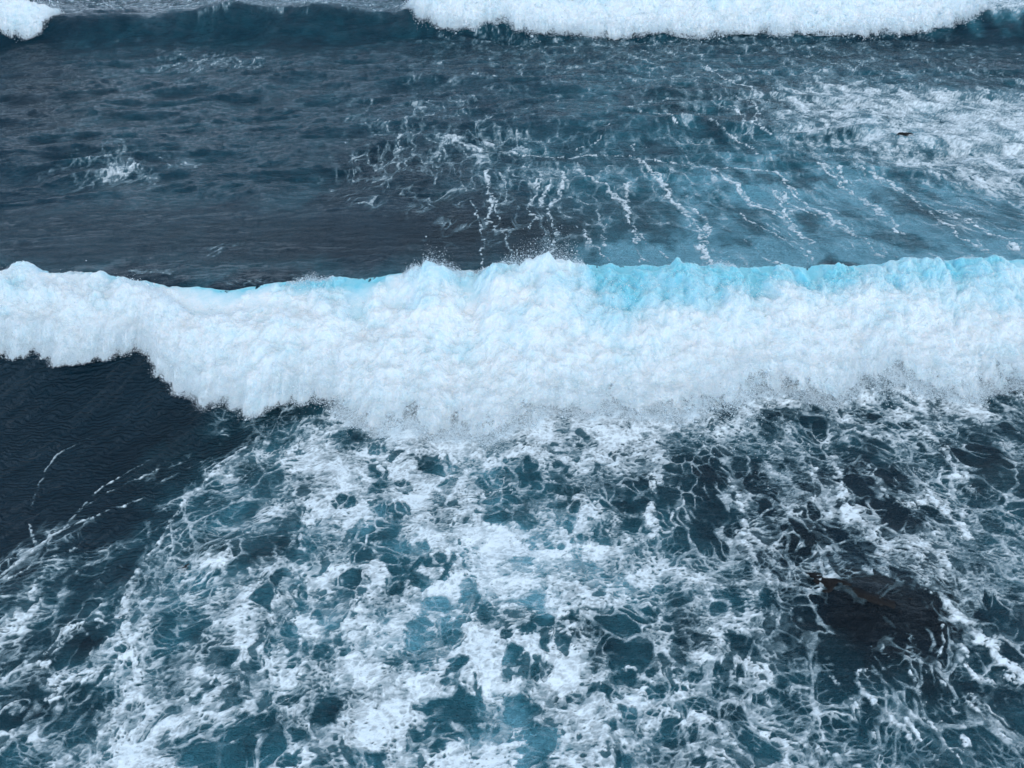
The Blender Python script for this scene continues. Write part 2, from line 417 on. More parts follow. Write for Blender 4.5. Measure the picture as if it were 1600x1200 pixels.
# holes in the foam: centre, two half axes on the water plane, strength
HOLES = [(-3.95,13.84,0.47,0.01,0.09,-0.51,0.35), (-3.35,13.85,0.28,0.0,0.09,-0.59,0.35), (-3.81,11.68,0.23,0.07,0.07,-0.22,0.9), (-3.04,12.17,0.21,0.09,0.06,-0.19,0.8),
(-2.44,12.15,0.18,0.0,0.02,-0.2,0.8), (-2.98,11.57,0.23,0.0,0.04,-0.25,0.7), (-2.51,11.46,0.23,0.0,0.03,-0.24,0.6), (-3.22,10.69,0.18,-0.07,-0.01,-0.47,0.9),
(-2.77,10.88,0.33,0.18,0.16,-0.38,0.8), (-3.06,10.02,0.24,0.05,0.06,-0.19,0.8), (-3.19,9.38,0.32,0.0,0.06,-0.36,0.9), (-1.82,12.97,0.55,-0.15,-0.01,-0.32,0.6),
(-3.22,12.65,0.18,0.0,0.03,-0.18,0.7), (-1.47,12.33,0.18,0.0,0.01,-0.17,0.6), (-1.6,11.73,0.18,-0.15,-0.06,-0.18,0.5), (-0.44,12.44,0.28,0.0,0.01,-0.38,0.8),
(-0.14,11.95,0.24,-0.13,-0.07,-0.31,0.8), (-0.42,11.53,0.2,0.0,0.01,-0.37,0.7), (-0.28,11.13,0.28,0.0,0.0,-0.24,0.6), (-2.46,10.28,0.16,0.0,0.03,-0.21,0.9),
(-2.19,10.28,0.11,0.0,0.02,-0.16,0.9), (-2.07,9.82,0.16,0.0,0.03,-0.23,0.9), (-2.35,9.73,0.18,0.0,0.02,-0.19,0.9), (-1.73,9.95,0.1,0.0,0.01,-0.16,0.9),
(-1.91,9.54,0.15,0.0,0.01,-0.13,0.9), (-1.47,10.03,0.13,0.0,0.01,-0.13,0.8), (-1.29,9.8,0.12,0.0,0.01,-0.12,0.8), (-2.51,9.97,0.13,0.0,0.02,-0.15,0.9),
(-1.86,10.33,0.13,0.0,0.01,-0.09,0.8), (-0.92,10.1,0.16,0.0,0.01,-0.12,0.5), (-5.68,12.34,0.28,0.42,0.2,-0.27,0.7), (-5.89,11.58,0.25,0.37,0.16,-0.21,0.6),
(-5.77,13.83,0.19,0.32,0.18,-0.22,0.8), (-5.13,14.99,0.42,0.12,0.1,-0.32,1.0), (-6.26,14.91,0.3,0.09,0.07,-0.2,0.7), (-4.5,10.86,0.12,0.0,0.04,-0.17,0.9),
(-4.88,10.69,0.12,0.0,0.05,-0.2,0.9), (-4.25,10.46,0.15,0.0,0.04,-0.18,0.9), (-4.4,10.07,0.22,0.0,0.04,-0.17,0.9), (-4.76,10.19,0.12,0.0,0.03,-0.11,0.8),
(-4.56,9.65,0.14,0.0,0.02,-0.1,0.9), (-5.2,10.27,0.2,0.01,0.06,-0.24,0.7), (0.23,12.79,0.44,-0.12,-0.05,-0.39,0.9), (0.56,12.17,0.28,0.07,0.03,-0.36,0.9),
(0.93,12.76,0.14,0.0,-0.01,-0.18,0.9), (1.21,12.79,0.11,0.0,-0.01,-0.14,0.9), (0.89,12.44,0.07,0.0,-0.0,-0.09,0.8), (1.24,12.1,0.32,-0.04,-0.02,-0.19,0.9),
(1.21,11.57,0.37,0.0,-0.01,-0.18,0.8), (1.18,11.06,0.24,0.0,-0.01,-0.19,0.8), (2.8,11.78,0.25,-0.09,-0.18,-0.64,0.95), (2.61,10.9,0.26,0.0,-0.03,-0.23,0.8),
(3.42,11.68,0.22,-0.09,-0.18,-0.51,0.95), (3.15,10.9,0.16,0.0,-0.03,-0.19,0.7), (4.37,12.79,0.72,0.0,-0.11,-0.5,0.9), (4.35,11.99,0.67,0.01,-0.08,-0.38,0.9),
(4.41,11.13,0.53,0.0,-0.1,-0.45,1.0), (4.03,10.51,0.46,0.0,-0.07,-0.35,0.8), (4.27,10.1,0.2,0.0,-0.06,-0.26,0.8), (3.54,10.41,0.33,0.0,-0.06,-0.31,0.5),
(2.12,11.5,0.08,0.0,-0.02,-0.18,0.9), (2.34,11.57,0.06,0.0,-0.02,-0.14,0.9), (1.99,10.93,0.14,0.0,-0.01,-0.12,0.7), (1.41,10.51,0.2,0.0,-0.01,-0.15,0.5),
(1.75,10.51,0.11,0.0,-0.01,-0.11,0.5), (0.77,10.33,0.09,0.0,-0.0,-0.1,0.6), (1.02,10.31,0.07,0.0,-0.01,-0.1,0.6), (1.38,10.15,0.16,0.0,-0.01,-0.13,0.5),
(1.55,9.82,0.16,0.0,-0.01,-0.14,0.5), (0.4,10.33,0.17,-0.13,-0.06,-0.12,0.6), (0.23,9.87,0.23,0.0,-0.0,-0.17,0.5), (5.5,12.79,0.2,-0.23,-0.25,-0.4,0.6),
(5.54,12.1,0.17,-0.19,-0.27,-0.41,0.6), (5.62,11.53,0.18,0.0,-0.09,-0.3,0.9), (4.64,10.51,0.19,0.0,-0.08,-0.35,0.7), (7.44,14.28,0.43,0.19,-0.04,-0.58,0.95),
(7.35,13.27,0.26,-0.07,-0.23,-0.51,0.85), (9.36,14.74,0.26,0.0,-0.09,-0.23,0.8), (9.67,14.29,0.32,0.0,-0.1,-0.24,0.6), (9.79,15.23,0.23,0.0,-0.1,-0.27,0.7),
(8.01,13.61,0.17,0.0,-0.08,-0.23,0.8), (8.69,13.42,0.36,-0.2,-0.2,-0.35,0.95), (8.84,12.84,0.19,-0.28,-0.25,-0.32,0.95), (8.94,12.15,0.13,-0.17,-0.12,-0.15,0.7),
(7.91,12.2,0.25,-0.24,-0.22,-0.31,0.95), (8.2,11.56,0.33,-0.42,-0.31,-0.38,0.95), (8.32,11.12,0.28,-0.18,-0.18,-0.27,0.8), (10.04,13.32,0.17,0.0,-0.12,-0.24,0.9),
(10.09,12.72,0.14,-0.11,-0.15,-0.21,0.9), (9.78,12.27,0.19,0.0,-0.07,-0.15,0.9), (9.8,11.87,0.17,-0.01,-0.06,-0.13,0.7), (11.27,13.31,0.49,-0.16,-0.3,-0.47,0.95),
(11.42,12.6,0.28,-0.51,-0.44,-0.47,0.95), (11.18,11.65,0.18,-0.29,-0.47,-0.49,0.9), (10.93,12.53,0.18,-0.29,-0.31,-0.34,0.9), (10.35,11.51,0.23,0.0,-0.13,-0.25,0.7),
(10.19,10.74,0.32,-0.09,-0.24,-0.36,0.6), (9.58,11.16,0.17,0.0,-0.09,-0.17,0.7), (12.75,14.94,0.22,0.05,-0.21,-0.55,0.7), (12.73,15.42,0.2,0.0,-0.16,-0.33,0.6),
(6.86,10.74,0.12,-0.12,-0.11,-0.14,0.9), (6.51,11.3,0.17,0.0,-0.09,-0.26,0.7), (5.95,10.41,0.29,-0.01,-0.16,-0.5,0.95), (5.7,9.92,0.25,-0.01,-0.08,-0.24,0.95),
(9.12,11.35,0.15,-0.1,-0.11,-0.15,0.7), (8.92,11.31,0.11,0.0,-0.06,-0.12,0.8), (6.34,8.76,0.74,-0.01,-0.21,-0.63,1.0), (7.28,8.69,0.82,-0.14,-0.32,-0.58,1.0),
(6.33,8.04,0.48,-0.23,-0.3,-0.44,1.0), (7.27,7.91,0.56,0.0,-0.26,-0.61,0.95), (7.15,9.05,0.97,-0.1,-0.17,-0.34,1.0), (7.15,6.98,0.21,0.04,-0.1,-0.36,0.9),
(7.24,7.4,0.29,0.0,-0.16,-0.36,0.9), (9.16,8.52,0.31,0.16,-0.01,-0.41,0.95), (9.27,8.11,0.29,0.0,-0.19,-0.34,0.9), (8.38,7.52,0.23,0.0,-0.09,-0.17,0.9),
(8.42,6.69,0.37,-0.12,-0.17,-0.22,0.95), (7.77,6.47,0.34,-0.16,-0.16,-0.18,0.95), (7.19,6.25,0.21,0.07,-0.03,-0.26,0.9), (5.74,7.04,0.22,0.11,0.03,-0.17,0.9),
(5.76,6.63,0.24,0.0,-0.09,-0.24,0.9), (6.13,6.63,0.16,0.0,-0.1,-0.24,0.8), (5.68,6.28,0.19,0.0,-0.08,-0.21,0.8), (5.56,6.84,0.2,0.0,-0.04,-0.11,0.8),
(6.55,6.86,0.2,0.0,-0.08,-0.21,0.8), (7.66,7.1,0.2,0.0,-0.1,-0.21,0.9), (4.15,5.97,0.21,0.0,-0.06,-0.2,1.0), (1.79,8.38,0.36,0.0,-0.04,-0.37,0.8),
(2.23,8.55,0.33,0.0,-0.05,-0.36,0.9), (1.99,7.97,0.32,0.0,-0.02,-0.18,0.7), (2.19,7.77,0.23,0.0,-0.02,-0.18,0.9), (1.86,7.59,0.16,0.0,-0.02,-0.14,1.0),
(2.39,7.71,0.13,0.0,-0.01,-0.1,1.0), (1.89,7.31,0.24,0.0,-0.02,-0.13,1.0), (2.08,7.31,0.11,0.0,-0.02,-0.18,1.0), (1.65,7.16,0.13,0.0,-0.01,-0.1,0.9),
(1.87,7.0,0.07,0.0,-0.01,-0.07,0.9), (1.9,6.75,0.13,0.0,-0.01,-0.08,0.8), (1.98,6.58,0.15,0.0,-0.01,-0.09,0.8), (1.69,6.52,0.06,0.0,-0.01,-0.09,0.8),
(0.54,8.48,0.24,0.0,-0.01,-0.24,0.9), (0.87,8.27,0.13,0.0,-0.01,-0.14,0.8), (0.26,8.31,0.14,0.0,-0.0,-0.16,0.8), (0.76,7.97,0.28,0.0,-0.01,-0.22,0.6),
(0.54,7.46,0.2,0.0,-0.01,-0.17,0.8), (0.02,7.75,0.2,0.0,-0.0,-0.25,0.7), (0.43,9.03,0.32,0.0,-0.0,-0.18,0.4), (0.69,8.69,0.18,0.0,-0.0,-0.09,0.7),
(1.11,8.59,0.05,0.0,-0.01,-0.18,0.6), (1.08,6.96,0.15,-0.06,-0.05,-0.12,0.9), (0.16,6.63,0.28,0.0,-0.0,-0.22,1.0), (0.51,6.3,0.32,0.0,-0.01,-0.23,1.0),
(0.41,6.77,0.16,0.0,-0.0,-0.12,1.0), (0.31,6.07,0.21,0.0,-0.0,-0.1,0.9), (0.31,5.83,0.26,0.0,-0.0,-0.07,0.9), (1.84,5.84,0.11,0.0,-0.02,-0.14,0.8),
(3.52,7.52,0.2,0.0,-0.03,-0.15,0.9), (3.54,7.1,0.22,0.0,-0.03,-0.13,0.8), (2.64,6.47,0.15,0.0,-0.03,-0.18,0.9), (2.56,6.18,0.15,0.0,-0.02,-0.13,0.9),
(3.81,6.58,0.17,0.0,-0.03,-0.13,0.9), (4.0,6.41,0.15,0.0,-0.03,-0.11,0.9), (3.86,6.15,0.19,0.0,-0.04,-0.18,0.95), (4.02,5.89,0.2,0.0,-0.04,-0.15,1.0),
(3.39,6.15,0.15,0.0,-0.02,-0.08,0.9), (2.97,5.89,0.12,0.0,-0.02,-0.1,0.9), (4.27,9.11,0.19,0.0,-0.03,-0.14,0.8), (4.31,8.81,0.12,0.0,-0.05,-0.2,0.8),
(3.9,8.73,0.17,0.0,-0.04,-0.19,0.5), (4.88,8.95,0.1,0.0,-0.09,-0.35,0.9), (-2.35,9.46,0.23,0.0,0.02,-0.14,0.9), (-1.77,9.4,0.24,0.0,0.01,-0.14,0.9),
(-1.31,9.51,0.09,0.0,0.01,-0.12,0.9), (-0.84,9.31,0.19,0.0,0.01,-0.31,0.5), (-1.41,8.84,0.32,0.0,0.01,-0.19,0.7), (-1.13,8.28,0.21,0.0,0.02,-0.24,0.6),
(-1.68,8.45,0.19,0.0,0.02,-0.19,0.5), (-1.86,8.18,0.19,0.0,0.02,-0.15,0.5), (-1.57,7.88,0.17,0.0,0.01,-0.14,0.5), (-2.48,8.66,0.11,0.0,0.02,-0.13,0.6),
(-2.43,8.49,0.12,0.0,0.01,-0.1,0.6), (-0.46,8.71,0.24,0.0,0.01,-0.23,0.4), (-4.09,9.11,0.1,0.0,0.08,-0.36,0.95), (-3.62,8.71,0.12,0.0,0.04,-0.19,0.95),
(-3.54,8.45,0.12,0.0,0.01,-0.07,0.9), (-4.41,8.24,0.15,0.0,0.06,-0.22,0.9), (-4.07,8.2,0.15,0.0,0.07,-0.29,0.95), (-4.77,9.23,0.15,0.0,0.06,-0.24,0.8),
(-4.93,9.03,0.1,0.0,0.06,-0.21,0.8), (-2.06,7.82,0.07,0.0,0.01,-0.08,0.6), (-1.99,7.51,0.09,0.0,0.01,-0.1,0.5), (-1.56,7.56,0.19,0.0,0.02,-0.17,0.5),
(-0.95,7.66,0.17,0.0,0.01,-0.1,0.8), (-0.12,8.22,0.11,0.0,0.0,-0.12,0.8), (-1.19,6.77,0.33,0.0,0.02,-0.25,0.9), (-0.85,6.91,0.26,0.0,0.01,-0.16,0.95),
(-1.26,6.25,0.21,0.0,0.02,-0.27,0.9), (-0.7,6.58,0.13,0.0,0.01,-0.2,0.9), (-0.96,6.47,0.15,0.0,0.01,-0.15,0.8), (-0.65,6.3,0.11,0.0,0.01,-0.17,0.9),
(-1.12,7.26,0.13,0.0,0.01,-0.08,0.8), (-1.62,6.2,0.12,0.0,0.03,-0.25,0.7), (-2.43,5.91,0.21,0.0,0.03,-0.18,0.5), (-2.17,5.89,0.08,0.0,0.02,-0.13,0.7),
(-3.11,6.84,0.2,0.04,0.04,-0.12,0.9), (-3.34,6.66,0.22,0.0,0.03,-0.12,0.8), (-4.15,6.56,0.16,0.0,0.03,-0.12,0.95), (-3.84,6.93,0.2,0.0,0.03,-0.1,0.7),
(-4.16,7.13,0.16,0.0,0.02,-0.1,0.7), (-4.38,7.31,0.16,0.0,0.04,-0.15,0.8), (-4.56,7.65,0.16,0.0,0.04,-0.16,0.9), (-3.95,6.11,0.31,0.0,0.04,-0.17,0.8),
(-3.68,5.87,0.31,0.0,0.02,-0.09,0.8), (-3.56,6.3,0.23,0.0,0.03,-0.13,0.7), (-0.03,6.47,0.07,0.0,0.0,-0.18,0.8), (-8.36,9.14,0.55,0.0,0.09,-0.19,0.8),
(-8.42,8.73,0.42,0.16,0.19,-0.27,0.8), (-8.75,8.24,0.18,0.0,0.16,-0.32,0.6), (-7.6,8.13,0.25,0.13,0.12,-0.16,0.95), (-7.87,7.78,0.28,0.26,0.17,-0.18,0.9),
(-7.03,7.91,0.09,0.04,0.06,-0.09,0.9), (-7.32,7.24,0.13,0.18,0.09,-0.08,0.9), (-7.61,7.04,0.11,0.15,0.1,-0.08,0.9), (-6.94,6.96,0.12,0.19,0.09,-0.07,0.9),
(-7.27,6.77,0.07,0.11,0.08,-0.06,0.8), (-7.63,6.72,0.09,0.08,0.1,-0.1,0.9), (-8.0,6.75,0.11,0.1,0.11,-0.11,0.9), (-8.32,6.98,0.12,0.0,0.05,-0.1,0.95),
(-8.17,6.41,0.13,0.06,0.08,-0.09,0.9), (-7.62,6.41,0.12,0.06,0.13,-0.15,0.9), (-7.15,6.23,0.12,0.02,0.12,-0.19,0.8), (-8.46,6.52,0.14,0.0,0.08,-0.15,0.9),
(-8.03,6.15,0.19,0.04,0.07,-0.09,0.8), (-7.99,5.89,0.23,0.0,0.07,-0.13,0.9), (-7.52,5.87,0.15,0.0,0.04,-0.07,0.9), (-6.03,9.26,0.23,0.0,0.09,-0.27,0.9),
(-6.16,8.31,0.22,0.32,0.31,-0.29,0.5), (-6.14,7.84,0.25,0.0,0.1,-0.28,0.5), (-6.88,7.52,0.16,0.0,0.06,-0.14,0.8), (-5.34,7.52,0.11,0.0,0.04,-0.12,0.5),
(-4.73,5.94,0.6,0.0,0.08,-0.26,1.0), (-4.44,6.3,0.27,0.0,0.06,-0.19,1.0), (-4.44,6.55,0.15,0.0,0.03,-0.09,0.9), (-5.29,7.1,0.13,0.08,0.05,-0.06,0.6),
(-5.08,7.59,0.23,0.0,0.06,-0.2,0.5), (-5.16,6.15,0.26,0.11,0.12,-0.18,0.8), (-7.03,11.38,0.21,0.41,0.19,-0.21,0.8), (-6.82,12.0,0.18,0.36,0.14,-0.17,0.8),
(-6.3,9.49,0.16,0.04,0.07,-0.14,0.5), (-5.5,10.04,0.25,0.09,0.1,-0.24,0.7), (-6.74,10.59,0.2,-0.02,0.11,-0.28,0.6), (-6.26,11.17,0.19,0.28,0.12,-0.14,0.6),
(-6.01,10.44,0.32,0.13,0.11,-0.23,0.7), (-9.66,8.66,0.07,-0.05,-0.04,-0.22,0.7), (-9.72,9.11,0.11,0.29,0.09,-0.07,0.8), (-7.93,9.58,0.32,0.12,0.1,-0.16,0.5),
(-8.78,7.46,0.13,-0.06,0.0,-0.21,0.5), (-8.77,7.04,0.13,0.0,0.05,-0.09,0.8), (-3.89,7.65,0.12,0.05,0.05,-0.1,0.8), (-3.48,7.84,0.14,0.14,0.07,-0.08,0.8),
(-3.44,8.88,0.1,0.0,0.06,-0.29,0.3), (-3.01,7.84,0.09,0.07,0.04,-0.06,0.8), (2.88,9.18,0.13,0.0,-0.02,-0.12,0.6), (3.15,8.95,0.15,0.0,-0.03,-0.15,0.7),
(3.49,9.11,0.11,0.0,-0.02,-0.09,0.6), (2.67,8.66,0.1,-0.02,-0.03,-0.08,0.8), (2.86,8.31,0.1,-0.02,-0.02,-0.07,0.8), (3.24,8.45,0.09,-0.02,-0.02,-0.05,0.8),
(3.05,8.04,0.1,-0.02,-0.02,-0.07,0.8), (2.44,7.46,0.09,0.0,-0.02,-0.11,0.9), (2.34,7.04,0.1,0.14,0.07,-0.05,0.8), (2.53,6.98,0.09,0.12,0.06,-0.04,0.8),
(2.94,7.46,0.1,-0.02,-0.02,-0.06,0.9), (2.89,7.16,0.13,-0.02,-0.02,-0.07,0.9), (3.2,7.34,0.09,0.0,-0.01,-0.07,0.8), (3.88,7.1,0.11,-0.05,-0.04,-0.07,0.8),
(3.2,6.75,0.15,-0.06,-0.04,-0.07,0.8), (2.83,6.8,0.14,-0.06,-0.04,-0.08,0.8), (4.06,8.11,0.21,-0.07,-0.04,-0.09,0.8), (4.29,7.84,0.16,-0.05,-0.04,-0.09,0.8),
(4.06,7.4,0.17,-0.03,-0.03,-0.07,0.7), (4.16,6.92,0.16,-0.03,-0.04,-0.09,0.8), (2.38,6.69,0.11,0.0,-0.01,-0.07,0.8), (3.46,6.69,0.11,0.0,-0.02,-0.08,0.8),
(4.62,6.98,0.13,-0.06,-0.05,-0.08,0.8), (4.54,6.52,0.11,-0.05,-0.04,-0.06,0.7), (5.0,7.34,0.15,-0.07,-0.04,-0.07,0.7), (5.21,7.1,0.13,-0.06,-0.05,-0.08,0.8),
(4.98,6.75,0.14,-0.06,-0.04,-0.06,0.8), (4.59,6.15,0.12,-0.05,-0.04,-0.06,0.8), (5.07,6.2,0.14,-0.08,-0.05,-0.07,0.8), (4.61,5.89,0.14,-0.06,-0.04,-0.06,0.8),
(5.22,6.47,0.11,-0.06,-0.05,-0.06,0.8)]
PATCHES = [(-16.5,30.27,1.26,0.05,0.64,-1.49,0.45), (-17.99,31.56,0.79,0.07,0.33,-0.78,0.3), (-18.3,33.5,0.86,0.03,0.26,-0.57,0.4), (-13.93,30.95,0.75,0.02,0.13,-0.37,0.4),
(-18.28,49.56,2.51,-0.07,0.53,-1.68,0.35), (-9.52,21.13,0.52,0.0,0.18,-0.51,0.45), (-9.24,21.77,0.73,-0.02,0.09,-0.27,0.35), (-10.36,19.49,0.64,0.0,0.06,-0.16,0.5),
(-0.59,34.01,2.36,0.05,0.02,-1.25,0.2), (-4.44,31.57,1.39,0.0,0.17,-1.46,0.15)]
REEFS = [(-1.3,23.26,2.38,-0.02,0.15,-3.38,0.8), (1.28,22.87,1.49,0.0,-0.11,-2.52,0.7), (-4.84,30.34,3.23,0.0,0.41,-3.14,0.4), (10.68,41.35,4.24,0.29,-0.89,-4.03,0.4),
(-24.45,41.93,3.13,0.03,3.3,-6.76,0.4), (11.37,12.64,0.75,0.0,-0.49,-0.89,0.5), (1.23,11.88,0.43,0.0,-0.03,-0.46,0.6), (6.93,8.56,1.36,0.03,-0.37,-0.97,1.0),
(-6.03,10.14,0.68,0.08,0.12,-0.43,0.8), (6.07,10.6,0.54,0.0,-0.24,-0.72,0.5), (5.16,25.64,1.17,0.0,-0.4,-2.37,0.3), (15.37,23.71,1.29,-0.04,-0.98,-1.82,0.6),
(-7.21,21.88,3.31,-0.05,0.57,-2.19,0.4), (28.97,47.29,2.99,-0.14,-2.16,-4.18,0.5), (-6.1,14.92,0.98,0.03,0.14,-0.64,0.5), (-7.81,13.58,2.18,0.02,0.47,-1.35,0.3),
(-7.59,7.97,0.47,0.0,0.12,-0.26,0.3), (7.31,7.34,0.56,0.0,-0.31,-0.7,0.5)]
